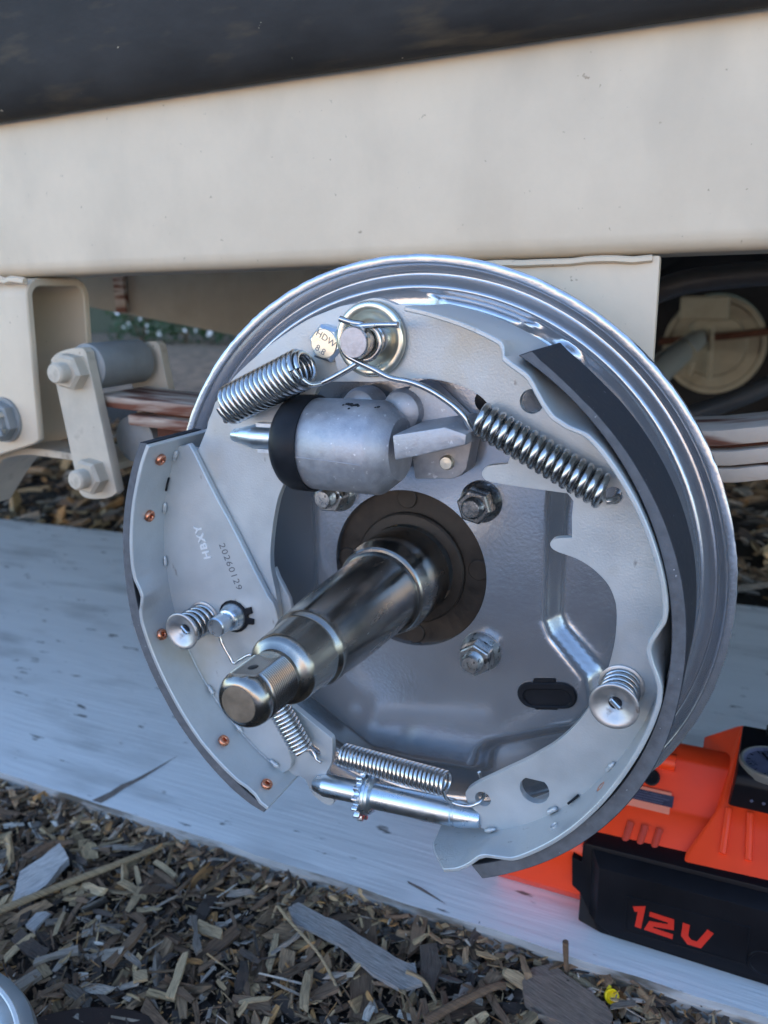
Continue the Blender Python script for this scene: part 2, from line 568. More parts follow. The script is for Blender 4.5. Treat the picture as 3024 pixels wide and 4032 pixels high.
# castellated nut on the hanger
g = G().lathe([(13.5, 0), (13.5, 8), (12, 9), (11, 9), (11, 12)], (-306, 45, 49), n=6, ang0=0.2)
nt_ = g.obj('castle_nut', 'galv', tr, smooth=20)
g = G().lathe([(14.8, 0), (14.8, 2.2)], (-306, 45.2, 49), n=32).obj('washer', 'galv', nt_)
g = G()
for k in range(6):
    a = k * math.pi / 3 + 0.5
    c = Vector((-306 + 8.5 * math.cos(a), 33, 49 + 8.5 * math.sin(a)))
    g.box(c.x - 2.4, c.x + 2.4, 31, 37, c.z - 1.6, c.z + 1.6, Matrix.Rotation(-a, 3, 'Y'))
g.obj('castellation', 'creamdirty', nt_)
G().lathe([(6.5, 0), (6.5, 17), (5.5, 18)], (-306, 44, 49), n=20).obj('bolt_end', 'galv', nt_)
g = G().tube([(-313, 29, 44), (-304, 28.5, 41), (-297, 29, 39), (-293, 30, 42), (-296, 31, 45)], 1.4, 8)
g.obj('split_pin', 'galv', nt_)
# weld blob where hanger meets beam
g = G().tube([(-330 + 6 * i, 44.5 + random.uniform(-1, 1), 136.5 + random.uniform(-1.5, 1)) for i in range(11)], 2.2, 6)
g.obj('weld_bead', 'cream', tr)
# bent strap below the hanger
P = catmull([(-246, 60, 12), (-254, 60, 19), (-266, 60, 21), (-318, 62, 21), (-345, 62, 10), (-380, 62, -25)], 5)
g = G()
vs, fs = [], []
for q in P:
    for dy in (0, 38):
        for dz in (0, 5):
            vs.append((q.x, q.y + dy, q.z + dz))
for i in range(len(P) - 1):
    a = i * 4
    for x, y in ((0, 1), (1, 3), (3, 2), (2, 0)):
        fs.append((a + x, a + y, a + 4 + y, a + 4 + x))
fs += [(0, 1, 3, 2), tuple(len(P) * 4 - 4 + k for k in (0, 2, 3, 1))]
g.add(vs, fs)
g.obj('bent_strap', 'creamdirty', tr, bevel=0.6, bang=50)
# sloping inner member, rear cross members, and the body box added above
g = G()
vs = []
for y in (470, 560):
    vs += [(-900, y, 152), (30, y, 6), (30, y, 190), (-900, y, 340)]
g.add(vs, [(0, 1, 2, 3), (7, 6, 5, 4), (0, 4, 5, 1), (1, 5, 6, 2), (2, 6, 7, 3), (3, 7, 4, 0)])
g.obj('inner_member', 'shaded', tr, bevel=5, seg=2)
G().box(-590, -575, 462, 469, 105, 250).obj('seam_strip', 'rustedge', tr)
G().box(-1100, 900, 1880, 1942, 138, 330).obj('far_beam', 'cream', tr, bevel=9, seg=3)
G().tube([(0, 30, 0), (0, 1760, 0)], 22, 20).obj('axle_tube', 'galv', tr)
body = G().box(-2600, 2200, 60, 1950, 335, 2300).obj('body', 'body', tr, bevel=30, seg=2)  # unseen box, added to shut out the sun and overhead sky

# black moulded mudguard along the top
gd = G()
prof = [(49.6, 229), (48, 226), (45, 224.2), (41, 224.6), (36, 228.5), (31.5, 236), (28.5, 248), (26, 268), (23, 295), (18, 325), (12, 356),
        (17, 358), (24, 325), (30, 290), (34, 255), (39, 237), (45, 231), (49.4, 232)]
xs = [-900 + 1500 * i / 60 for i in range(61)]
vs, fs = [], []
for x in xs:
    for y, z in prof:
        w = 0.8 * noise.noise(Vector((x * .012, y * .03, z * .02))) + .25 * noise.noise(Vector((x * .08, y * .1, z * .1)))
        vs.append((x, y + w, z + w * 0.7))
n = len(prof)
for i in range(len(xs) - 1):
    for k in range(n):
        k2 = (k + 1) % n
        fs.append((i * n + k, i * n + k2, (i + 1) * n + k2, (i + 1) * n + k))
fs += [tuple(range(n)), tuple((len(xs) - 1) * n + k for k in range(n))]
gd.add(vs, fs)
o = gd.obj('mudguard', 'guard', smooth=60)
tag(o, 'dusty black moulded mudguard along the top of the cream beam', 'mudguard')

# ------------------------------------------------------------------ leaf spring and shackle
ls = thing('leaf_spring', 'rusty cream leaf spring running behind the brake to a bolted shackle', 'leaf spring', (-60, 80, 55))
def leaf(ztab, th, x0, x1, m):
    g = G()
    vs, fs = [], []
    N = 36
    for i in range(N + 1):
        x = x0 + (x1 - x0) * i / N
        z = interp_s(ztab, x)
        for y in (60, 106):
            vs += [(x, y, z - th), (x, y, z)]
    for i in range(N):
        a = i * 4
        for p, q in ((0, 1), (1, 3), (3, 2), (2, 0)):
            fs.append((a + p, a + q, a + 4 + q, a + 4 + p))
    fs += [(0, 1, 3, 2), tuple(N * 4 + k for k in (0, 2, 3, 1))]
    g.add(vs, fs)
    return g.obj('leaf', m, ls, smooth=30, bevel=1.6, seg=2, bang=50)
def interp_s(tab, x):
    P = catmull([(a, b, 0) for a, b in tab], 8)
    return interp([(q.x, q.y) for q in P], x)
leaf([(-262, 72), (-240, 66), (-165, 62), (0, 55), (122, 62), (160, 68), (400, 110)], 7.5, -240, 420, 'rustedge')
leaf([(-230, 55), (-165, 52), (0, 46), (122, 52.5), (160, 58), (400, 96)], 7, -216, 380, 'rustedge')
leaf([(-120, 45), (0, 38.5), (122, 44.5), (160, 50), (330, 74)], 7, -110, 330, 'rustedge')
G().box(-200, 360, 68, 98, 40, 58).obj('spacer', 'rustdeep', ls)
# shackle
g = plate_geo(smooth2([(-264, 88), (-258, 92), (-246, 95), (-236.5, 95.5)], 3) + [(-234, 93), (-222, 6), (-226, 3)] + smooth2([(-232, 1), (-244, -0.5), (-251, 0.5), (-254, 3)], 3), [], 50, 57)
sp = g.obj('shackle_plate', 'creamdirty', ls, bevel=0.7, bang=40)
inst(sp, ls, WLOC[sp.name] / S + Vector((6, 60, 0)))
for bx, bz in ((-244, 81.5), (-238.3, 16)):
    g = G().lathe([(11.4, 0), (11.4, 7.6), (9.6, 9.6), (6, 9.6)], (bx, 50, bz), n=6, ang0=0.35)
    nn = g.obj('shackle_nut', 'creamdirty', ls, smooth=20)
    pr = [(6.2, 0)]
    for i in range(10): pr += [(6.3, 9 + i * .8), (5.9, 9.4 + i * .8)]
    pr += [(5.2, 17.6), (0.1, 17.8)]
    G().lathe(pr, (bx, 50, bz), n=24, caps=(False, False)).obj('bolt_end', 'creamdirty', nn, smooth=30)
G().lathe([(13, 0), (14.5, 1), (14.5, 46), (13, 47)], (-243, 58, 83), ax=(0, 1, 0), n=32).obj('shackle_bush', 'galv', ls)
G().lathe([(13, 0), (15.5, 1), (15.5, 50), (13, 52)], (-222, 70, 36), ax=(0, 1, 0), n=32).obj('spring_eye', 'galv', ls)

# ------------------------------------------------------------------ painted board
bd = thing('painted_board', 'wide weathered white painted board lying on the mulch', 'board', (-200, 330, -260))
g = G()
N = 90
vs, fs = [], []
for i in range(N + 1):
    x = -1500 + 2500 * i / N
    yf = 51 + 2.2 * noise.noise(Vector((x * .02, 0, 0))) + 0.9 * noise.noise(Vector((x * .11, 3, 0)))
    yb = 641 + x * 0.0433 + 2 * noise.noise(Vector((x * .015, 8, 0)))
    vs += [(x, yf + 2.5, -240), (x, yf, -242.2), (x, yf + .8, -260), (x, yb, -260), (x, yb, -242), (x, yb - 2, -240)]
for i in range(N):
    a = i * 6
    for k in range(6):
        k2 = (k + 1) % 6
        fs.append((a + k, a + k2, a + 6 + k2, a + 6 + k))
fs += [tuple(range(6)), tuple(N * 6 + k for k in range(6))]
g.add(vs, fs)
g.mi = [1 if (j < 6 * N and j % 6 in (0, 1)) else 0 for j in range(len(fs))]
bo = g.obj('board', 'board', bd, smooth=30, mats=['board', 'boardedge'])
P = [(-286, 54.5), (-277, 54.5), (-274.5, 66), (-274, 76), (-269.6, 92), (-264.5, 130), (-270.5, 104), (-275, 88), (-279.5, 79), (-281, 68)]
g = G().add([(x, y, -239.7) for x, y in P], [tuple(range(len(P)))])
g.obj('dark_mark', mat('board_mark', (0.20, 0.155, 0.13), 0.9, 0, 0.3, 200, bump=.4, bscale=300), bd, smooth=0)  # thin dark brown mark laid just above the board
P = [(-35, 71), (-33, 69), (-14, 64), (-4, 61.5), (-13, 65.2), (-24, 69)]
G().add([(x, y, -239.7) for x, y in P], [tuple(range(len(P)))]).obj('dark_mark', bpy.data.materials['board_mark'], bd, smooth=0)  # second, smaller mark in the same brown


# ------------------------------------------------------------------ the axle spindle
sx = thing('axle_spindle', 'polished steel axle spindle sticking out of the brake centre', 'axle spindle', (0, 0, 0))
prof = [(21.9, 4), (21.9, 24), (21.4, 26), (20.4, 30), (20.3, 31.2), (19.6, 31.9), (18.6, 32.0), (18.1, 33), (18.0, 34.5), (17.95, 44), (16.9, 71), (15.5, 90),
        (15.35, 92.6), (15.0, 93.8), (14.2, 94.8), (13.75, 96), (13.2, 109.2), (12.9, 110.8), (12.1, 112), (11.2, 112.6), (10.0, 113.2), (9.3, 114), (9.2, 115.6)]
sh = G().lathe(prof, (0, 0, 0), n=96, caps=(False, True)).obj('shaft', 'spindle', sx, smooth=28)
pr = [(0.1, 113.5), (9.1, 113.5), (9.1, 115.6)]
t = 115.8
while t < 129.2:
    pr += [(9.35, t), (9.38, t + .15), (9.95, t + .55), (9.95, t + .65), (9.38, t + .93)]
    t += .95
pr += [(9.3, 130.2), (9.8, 130.8), (9.8, 132), (9.5, 133.4), (8.8, 134.9), (7.9, 135.8), (6.6, 136.4), (6.2, 136.45)]
g = G().lathe(pr, (0, 0, 0), n=72, caps=(False, True))
na = math.radians(98)
fn = Vector((math.cos(na), 0, math.sin(na)))
for i, q in enumerate(g.v):                              # milled flat for the split pin
    d = Vector((q.x, 0, q.z)).dot(fn)
    lim = 7.9 if -q.y < 132 else 7.9 + (-q.y - 132) * 0.6
    if -q.y > 115.5 and d > lim:
        g.v[i] = q - fn * (d - lim)
thd = g.obj('threaded_end', 'spindle', sx, smooth=40, origin=(0, -125, 0))
G().lathe([(6.5, 136.0), (6.25, 136.6), (5.9, 136.65), (.1, 136.65)], (0, 0, 0), n=48, caps=(False, False)).obj('end_face', 'tipface', sx, smooth=40)
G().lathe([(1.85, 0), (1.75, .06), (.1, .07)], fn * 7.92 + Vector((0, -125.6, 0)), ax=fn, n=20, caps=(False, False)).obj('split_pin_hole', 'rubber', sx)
fl = G().lathe([(21.5, 0), (39.5, 0), (39.5, 6), (21.5, 6)], (0, 9.5, 0), ax=(0, -1, 0), n=72, caps=(False, False)).obj('flange', 'rust', sx)
G().lathe([(27, 0), (27, 2.2), (26.2, 3), (22, 3.4)], (0, 3.5, 0), n=64, caps=(False, False)).obj('collar_ring', 'rust', sx)
for px_, pz_ in ((-1.5, 33.5), (33.3, 3), (1.8, -33), (-33, 1)):
    G().lathe([(4.9, 0), (4.9, .7), (4.5, 1.0), (0.1, 1.0)], (px_, 3.6, pz_), n=24, caps=(False, False)).obj('plug_weld', 'rust', fl)

# ------------------------------------------------------------------ the drum brake
br = thing('drum_brake', 'new silver drum brake assembly with two shoes bolted to the axle', 'drum brake', (0, 6, 0))
# backing plate: rim, groove, low annulus and raised centre pad
PAD = [(62.5, 112), (62.5, -16), (66, -24), (82, -41), (85, -52), (80, -61.5), (62, -69), (38, -80), (32.5, -87), (30.5, -96), (2, -98.5), (-21, -98.5),
       (-41, -86), (-58, -76), (-64, -66), (-52, -46), (-48, -20), (-48, 40), (-60, 60), (-62, 112)]
def sd_poly(x, z, P):
    d = 1e9
    ins = False
    n = len(P)
    for i in range(n):
        ax_, az = P[i]
        bx, bz = P[(i + 1) % n]
        ex, ez = bx - ax_, bz - az
        wx, wz = x - ax_, z - az
        t = max(0, min(1, (wx * ex + wz * ez) / (ex * ex + ez * ez)))
        d = min(d, math.hypot(wx - ex * t, wz - ez * t))
        if (az > z) != (bz > z) and x < (bx - ax_) * (z - az) / (bz - az) + ax_: ins = not ins
    return -d if ins else d
RADP = [(38, 0), (116, 0), (118, 0.3), (122, 0.6), (124.6, 0.2), (126.2, -0.6), (127.2, -0.5), (129, 1.2), (131, 3.2), (132.8, 3.7), (134.3, 2.2), (135.3, -.6), (135.9, -3.0), (136.3, -3.7),
        (136.8, -3.9), (139.3, -3.9), (140, -3.5)]
def plate_h(x, z):
    r = math.hypot(x, z)
    low = 10.5
    d = sd_poly(x, z, PAD)
    step = sstep(0.0, 9.0, d)
    step = max(step, sstep(112, 119, r))
    h = low * step
    # embossed oblong near the top
    a = math.degrees(math.atan2(z, x))
    if 60 < a < 90:
        e = math.hypot((a - 75) / 11.0 * 3.2, (r - 121) / 4.2)
        h -= 6.0 * (1 - sstep(0.7, 1.25, max(abs(a - 74.5) / 10.0, abs(r - 119.5) / 3.4)))
    if 48 < a < 62:
        e = math.hypot((a - 55.5) * 2.1 / 5.0, (r - 120.5) / 3.2)
        h -= 4.0 * (1 - sstep(0.2, 1.2, e))
    if r > 118:
        h += interp(RADP, r)
    return h
rs = [38, 38.4, 39.2] + [40 + i * 1.5 for i in range(52)] + [117.4 + i * .8 for i in range(12)] + [127, 127.6, 128.2, 128.8, 129.5, 130.2, 131, 131.8, 132.6, 133.4, 134.1, 134.8, 135.3, 135.7, 136.0, 136.4, 137.2, 138.4, 139.3, 139.8, 140.1]
NA = 300
g = G()
vs, fs = [], []
for ir, r in enumerate(rs):
    for k in range(NA):
        a = 2 * math.pi * k / NA
        x, z = r * math.cos(a), r * math.sin(a)
        h = plate_h(x, z)
        if r > 136: h += 0.16 * noise.noise(Vector((x * .35, z * .35, 1)))
        if r > 139:
            q_ = 0.42 * noise.noise(Vector((x * .8, z * .8, 4)))
            x, z = x * (1 + q_ / r), z * (1 + q_ / r)
        vs.append((x, h, z))
nr = len(rs)
for ir in range(nr - 1):
    for k in range(NA):
        k2 = (k + 1) % NA
        fs.append((ir * NA + k, ir * NA + k2, (ir + 1) * NA + k2, (ir + 1) * NA + k))
# back side of the rim and of the hole
b = len(vs)
for k in range(NA):
    a = 2 * math.pi * k / NA
    vs.append((140.1 * math.cos(a), 10.2, 140.1 * math.sin(a)))
for k in range(NA):
    a = 2 * math.pi * k / NA
    vs.append((126 * math.cos(a), 20, 126 * math.sin(a)))
for k in range(NA):
    a = 2 * math.pi * k / NA
    vs.append((38 * math.cos(a), 4, 38 * math.sin(a)))
for k in range(NA):
    k2 = (k + 1) % NA
    o_ = (nr - 1) * NA
    fs.append((o_ + k, o_ + k2, b + k2, b + k))
    fs.append((b + k, b + k2, b + NA + k2, b + NA + k))
    fs.append((k2, k, b + 2 * NA + k, b + 2 * NA + k2))
g.add(vs, fs)
bp = g.obj('backing_plate', 'plate', br, smooth=50)
G().lathe([(126, 20.4), (126, 21.5), (45, 21.5), (45, 20.4)], (0, 0, 0), ax=(0, 1, 0), n=72, caps=(False, False)).obj('rear_cover', 'plate', bp)
# inspection slot with its rubber plug
def capsule(cx, cz, hx, r, n=10, rot=0.0):
    P = []
    for k in range(n + 1):
        a = -math.pi / 2 + math.pi * k / n
        P.append((hx + r * math.cos(a), r * math.sin(a)))
    for k in range(n + 1):
        a = math.pi / 2 + math.pi * k / n
        P.append((-hx + r * math.cos(a), r * math.sin(a)))
    c, s = math.cos(rot), math.sin(rot)
    return [(cx + x * c - z * s, cz + x * s + z * c) for x, z in P]
rt = 0.19
pg = plate_geo(capsule(67, -50.6, 7.2, 6.3, rot=rt), [capsule(67.2, -51.6, 6.8, 3.9, rot=rt)], -1.6, 1.0).obj('inspection_plug', 'rubber', br, bevel=.6, bang=50)
plate_geo(capsule(67.2, -51.6, 6.9, 4.0, rot=rt), [], -0.3, .6).obj('plug_recess', 'rubber', pg)
plate_geo([(60.4, -45.6), (60.8, -43.6), (70.4, -41.6), (70.9, -43.4)], [], -.9, .6).obj('plug_tab', 'rubber', pg, bevel=.3)
plate_geo([(61.6, -57.4), (61.9, -59.0), (72.2, -57.0), (72, -55.6)], [], -.7, .6).obj('plug_tab', 'rubber', pg, bevel=.3)

# --- shoe tables (curved platform) as solids with dents at the front edge
def table(name, tab, base, y0, yw, y1, th, m, parent, a_end=None, N=170, cx=0, cz=0):
    a0, a1 = tab[0][0], tab[-1][0]
    ys = [y0, y0 + 3, y0 + 7, y0 + 12, y0 + 17, yw, yw + 8, y1]
    g = G()
    vs, fs = [], []
    m_ = len(ys)
    tb = sorted(tab)
    bs = sorted(base)
    for i in range(N + 1):
        for j, y in enumerate(ys):
            e1 = a1
            if a_end: e1 = interp(a_end, y)
            a = a0 + (e1 - a0) * i / N
            rt_, rb = interp(tb, a), interp(bs, a)
            fade = 1 - sstep(y0 + 2, yw + 4, y)
            r = rb + (rt_ - rb) * fade
            ca, sa = math.cos(math.radians(a)), math.sin(math.radians(a))
            vs.append((cx + r * ca, y, cz + r * sa))
            vs.append((cx + (r + th) * ca, y, cz + (r + th) * sa))
    st = 2 * m_
    for i in range(N):
        for j in range(m_ - 1):
            p = i * st + j * 2
            fs.append((p, p + 2, p + st + 2, p + st))
            fs.append((p + 1, p + st + 1, p + st + 3, p + 3))
        p = i * st
        fs.append((p, p + st, p + st + 1, p + 1))
        p = i * st + (m_ - 1) * 2
        fs.append((p, p + 1, p + st + 1, p + st))
    for i in (0, N):
        for j in range(m_ - 1):
            p = i * st + j * 2
            fs.append((p, p + 1, p + 3, p + 2))
    g.add(vs, fs)
    return g.obj(name, m, parent, smooth=40, bevel=0.35, bang=55)

def lining(outer, inner_r, y0, y1, parent, ai=None, cxz=(0, 0)):
    a0, a1 = outer[0][0], outer[-1][0]
    g = G()
    vs, fs = [], []
    N = 120
    tb = sorted(outer)
    for i in range(N + 1):
        a = a0 + (a1 - a0) * i / N
        ang = a
        aa = a
        if ai: aa = ai[0] + (ai[1] - ai[0]) * i / N
        ro = interp(tb, a)
        ri = interp(inner_r, aa) if isinstance(inner_r, list) else inner_r
        for r, an, y in ((ri, aa, y0), (ro, ang, y0), (ro, ang, y1), (ri, aa, y1)):
            vs.append((r * math.cos(math.radians(an)), y, r * math.sin(math.radians(an))))
    for i in range(N):
        p = i * 4
        for k in range(4):
            k2 = (k + 1) % 4
            fs.append((p + k, p + k2, p + 4 + k2, p + 4 + k))
    fs += [(0, 1, 2, 3), tuple(N * 4 + k for k in range(4))]
    g.add(vs, fs)
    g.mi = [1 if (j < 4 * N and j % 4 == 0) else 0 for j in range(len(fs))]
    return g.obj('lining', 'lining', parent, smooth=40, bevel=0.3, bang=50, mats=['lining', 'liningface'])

RT = [(79.6, 120.2), (72.9, 120.4), (67.2, 120.8), (61.2, 121), (60.3, 118.2), (59.9, 116.9), (58.1, 116.6), (54.9, 116.6), (53.3, 115.5), (51.8, 114.2),
      (49.5, 112.6), (46.9, 111.7), (43.9, 113.2), (40.9, 116.4), (37.9, 117.2), (34.5, 117.6), (27.6, 118.2), (19.9, 118.6), (12.9, 118.9),
      (9.3, 118.8), (7.8, 118.5), (6.4, 118.0), (4.3, 115.5), (2.4, 113.4), (0.8, 112.7), (-1.5, 114.1), (-3.6, 116.3), (-5.8, 118.2), (-8.7, 119),
      (-13, 118.8), (-22, 118.1), (-28.4, 118), (-36.2, 118.4), (-45.3, 119.1), (-54.6, 119.6), (-56.5, 119.4), (-58.5, 117.6), (-61.4, 115.2), (-63.2, 115.4), (-66.6, 118.4), (-69.3, 120), (-72.3, 120.3)]
RB = [(80, 120), (61, 120), (50, 118.6), (34.5, 118.2), (0, 118.4), (-36, 118.4), (-55, 119.2), (-73, 119.6), (-80, 119.6)]
rshoe = table('brake_shoe', RT, RB, -51, -28, -6, 1.8, 'shoe', br, a_end=[(-51, -72.3), (-36, -77.8), (-20, -78.5), (-6, -77)])
RL = [(56.8, 124.2), (54.9, 123.4), (50.3, 123.0), (45.8, 122.9), (43.1, 123.2), (38.0, 123.5), (28.0, 124.1), (23.0, 124.5), (12.2, 125.1), (0, 125.2), (-8.5, 125.4),
      (-18.6, 126.1), (-27.5, 126.3), (-45.0, 126.6), (-58, 126.8), (-65.5, 127.2)]
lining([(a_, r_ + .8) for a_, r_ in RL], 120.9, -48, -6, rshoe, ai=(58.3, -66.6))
# right web
RW = smooth2([(-3.3, 89.8), (-13, 90.2), (-18.4, 94.3), (-19.6, 104.7), (-16.7, 114.2), (-9.8, 120.3), (-1.6, 122.7), (4.0, 121.9), (8.7, 120.1)], 4)
RW += arc(120.8, 83, 61, 12) + arc(119.8, 58, 50, 5) + arc(119.4, 45, -36, 44) + arc(119.9, -40, -64, 14)
RW += [(45.8, -107.3), (44.4, -100.0), (40.1, -97.1)] + smooth2([(38.6, -93.6), (38.6, -90.8), (40.4, -88.2), (44, -84.8)], 3)
RW += smooth2([(49.2, -80.8), (57, -74.6), (64, -69.2), (70.5, -63.6), (77.4, -57), (84.7, -47.6), (90.2, -38), (95.0, -26.5), (98.0, -13.8), (99.1, -3.6), (98.8, 6.0), (97.4, 11.4),
               (94.6, 16.4), (88.9, 21.5), (82.7, 24.6), (76.2, 26.2), (73.2, 27.6), (72.4, 29.4), (73.4, 31.2), (75.5, 32.0)], 3)
RW += [(80.8, 32.8), (80.3, 41.2), (80.7, 47.3), (78.3, 50.1)] + smooth2([(57.6, 51.2), (47.9, 52.1), (45.4, 53.2), (44.4, 55.2), (45.8, 57.8), (48.5, 58.8)], 3)
RW += [(54.7, 59.8), (55.7, 62.6)] + smooth2([(56.3, 66.3), (53.6, 73.5), (47.5, 81.5), (43.6, 85.4), (39.1, 87.8), (32.7, 90.0), (24, 91.5), (15.9, 91.5), (6, 90.4)], 3)
holes = [circ(63.6, 84.3, 4.6), circ(95.2, 50.8, 3.3, 18), circ(69.5, -81.4, 6.4, 28, flat=5.0), circ(46.6, -92.2, 3.6, 18)]
rw = plate_geo(RW, holes, -28, -24.4).obj('web', 'shoe', rshoe, bevel=0.45, bang=50)
def on_cyl(a, r, y):
    return Vector((r * math.cos(math.radians(a)), y, r * math.sin(math.radians(a))))
def rivet(x, y, z, parent, m='copper'):
    n = Vector((-x, 0, -z)).normalized()
    p = Vector((x, y, z))
    g = G().lathe([(1.0, -1.0), (1.0, .25), (1.25, .65), (1.75, .85), (2.35, .75), (2.75, .35), (2.85, -.3), (2.85, -1)], p, ax=n, n=20, caps=(True, True))
    return g.obj('rivet', m, parent, smooth=50)
for q in ((57.9, -40.9, -104.2), (98.6, -36.9, -66.6)):
    rivet(*q, rshoe)
g = G().lathe([(2.0, -1), (2.0, .12), (1.7, .2), (1.2, -.5)], (80.9, -40.4, -86.9), ax=(-80.9, 0, 86.9), n=18, caps=(False, True)).obj('rivet_hole', 'shoe', rshoe)
def weld(a, parent, r=118.0, y=-29, l=2.9):
    g = G()
    c = on_cyl(a, r, y)
    t = Vector((-math.sin(math.radians(a)), 0, math.cos(math.radians(a))))
    nn = -Vector((c.x, 0, c.z)).normalized()
    P = [c + t * l * (i / 4 - 1) + nn * 0.2 for i in range(9)]
    rr = [0.3 + 0.95 * math.sqrt(max(0, 1 - (i / 4 - 1) ** 2)) * random.uniform(.6, 1.15) for i in range(9)]
    g.tube(P, 1, 8, rr=rr)
    return g.obj('weld_bead', 'shoe', parent, smooth=50)
for a in (-31.6, -48.8, -64.6):
    weld(a, rshoe, 117.8)
# slit
g = G().tube([on_cyl(-41.6, 117.9, -28.6) , on_cyl(-43.0, 117.9, -29.5), on_cyl(-44.4, 117.9, -30.2)], .55, 6)
g.obj('weld_slit', 'rubber', rshoe)

LT = [(149.3, 119.2), (154.1, 119.3), (159.1, 119.1), (163.9, 119.2), (169.1, 119.3), (174.3, 119.5), (179.4, 119.4), (182, 118.8), (184.3, 116.9), (186.1, 116.1), (187.7, 117.2), (189.8, 119.3),
      (192.3, 120.3), (210, 120.3), (217.6, 120.9), (223.2, 121.4), (228.4, 121.2), (232.5, 121), (235.5, 120.7), (238, 119.7), (240.4, 119.9), (242.2, 121.8), (244.5, 121.9)]
LB = [(149, 119.2), (180, 119.4), (200, 120.2), (245, 121)]
lshoe = table('brake_shoe', LT, LB, -50, -28, -6, 2.1, 'shoe', br)
lshoe['label'] = 'brake shoe on the left with HBXY stamped on its web'
rshoe['label'] = 'brake shoe on the right curving under the long return spring'
LL = [(150.2, 125.5), (157.3, 125.8), (163.6, 126.1), (169.8, 126.4), (179.5, 126.8), (184.3, 127.2), (191.6, 128.4), (211, 128.6), (216.3, 129.2), (222.7, 129.3), (228.6, 129.7), (235.6, 129.9), (240.7, 129.2), (243.9, 127.9)]
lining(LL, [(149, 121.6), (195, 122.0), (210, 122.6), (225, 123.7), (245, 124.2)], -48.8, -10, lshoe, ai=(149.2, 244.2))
# stiffener with the stamp, welded in front of the left web
FW = [(-100.6, 57.8), (-99.2, 58.6), (-97.8, 57.6), (-96.0, 54.6), (-91.0, 44.8), (-85.3, 33.9), (-79.5, 24.1), (-74.3, 14.7), (-67.0, 0.7), (-60.2, -11.7), (-57.4, -15.1), (-56.0, -19.2), (-55.3, -24), (-55, -40),
      (-54.6, -70), (-53.3, -94), (-52.2, -98), (-53.0, -102.2), (-55, -104.4)]
FW += [((119.4 + 1.2 + 1.1 * sstep(180, 225, a)) * math.cos(math.radians(a)), (119.4 + 1.2 + 1.1 * sstep(180, 225, a)) * math.sin(math.radians(a))) for a in [241.5, 236, 230, 224, 218, 212, 206, 200, 194, 188, 182, 176, 170, 165, 160, 155.5, 152]]
sf = plate_geo(FW, [], -28, -24.55).obj('stiffener_plate', 'shoe', lshoe, bevel=0.5, bang=50)
# left web behind
LW = smooth2([(-8, 121.0), (-16.6, 119.9), (-22.7, 118.2), (-34.2, 114.2), (-47.3, 107.3), (-61.0, 98.6), (-73.5, 89.1), (-81.8, 80.2)], 4)
LW += [(-84.6, 77.6), (-86.6, 73.3), (-89.4, 68.5), (-90.1, 65.9), (-92.4, 61.9), (-96.4, 55.0), (-103.6, 57)]
LW += [((120.4 + 1.1 * sstep(180, 225, a)) * math.cos(math.radians(a)), (120.4 + 1.1 * sstep(180, 225, a)) * math.sin(math.radians(a))) for a in [154, 158, 162, 166, 170, 175, 180, 185, 190, 196, 202, 208, 214, 220, 226, 232, 238, 244]]
LW += [(-50.1, -108.2)] + smooth2([(-47.2, -109.9), (-44.8, -114.5), (-41.7, -118.3), (-37.2, -120.4), (-34.2, -120.7), (-32, -119.4), (-31.1, -116.7)], 3) + [(-35.1, -103.8)]
LW += smooth2([(-34.6, -101.6), (-32.6, -98.3), (-31.2, -93), (-30.8, -84.2), (-31.8, -82)], 3) + [(-52.1, -70.0), (-57, -50), (-57, -28)]
LW += smooth2([(-57.2, -18), (-58, -10), (-58.9, -5.1), (-59.8, 2.0), (-59.2, 11.2), (-56.8, 23.9), (-53.5, 35.5), (-49.1, 44.5), (-42.7, 61.4), (-34, 80)], 3)
LW += [(-30.4, 86.0), (-26.6, 88.8), (-5.0, 89.4), (6, 100), (4, 114)]
plate_geo(LW, [circ(-41.2, -92.2, 3.4, 18)], -24.3, -20.8).obj('web', 'shoe', lshoe, bevel=0.45, bang=50)
# second layer of the lever peeping out behind
plate_geo([(-60.5, 0), (-58.6, -5), (-55.6, -10.2), (-53.0, -15.2), (-52.4, -20), (-53, -34), (-62, -30)], [], -20.3, -17.5).obj('lever', 'shoe', lshoe, bevel=.4, bang=50)
for q in ((-105.6, -39.6, 52.5), (-115.4, -39.8, 24.8), (-113, -42.4, -34.3), (-82.0, -41.2, -86), (-57.9, -41.9, -103.6)):
    rivet(*q, lshoe)
for a in (153.6, 167.3, 180.8, 214.8, 226.4, 238.6):
    weld(a, lshoe, 118.6, -29.3)
G().tube([on_cyl(159.6, 119.0, -28.7), on_cyl(161.3, 118.9, -29.2), on_cyl(163, 118.9, -29.2)], .5, 6).obj('weld_slit', 'rubber', lshoe)
# weld between table and stiffener (thin pale line)
G().tube([on_cyl(195 + i * 2.2, 119.6 + .6 * i / 20, -28.6) for i in range(21)], .28, 6).obj('weld_line', 'edge', lshoe)
text_obj('lettering', 'HBXY', 5.8, 'mark', sf, (-95.2, -28.1, 10.6), (-.29, 0, .957), (-.957, 0, -.29), ext=.3, spacing=1.2, bold=True)
text_obj('lettering', '20260129', 5.3, 'ink', sf, (-80.2, -28.04, 0.2), (.36, 0, -.93), (.93, 0, .36), ext=.03, spacing=1.15)

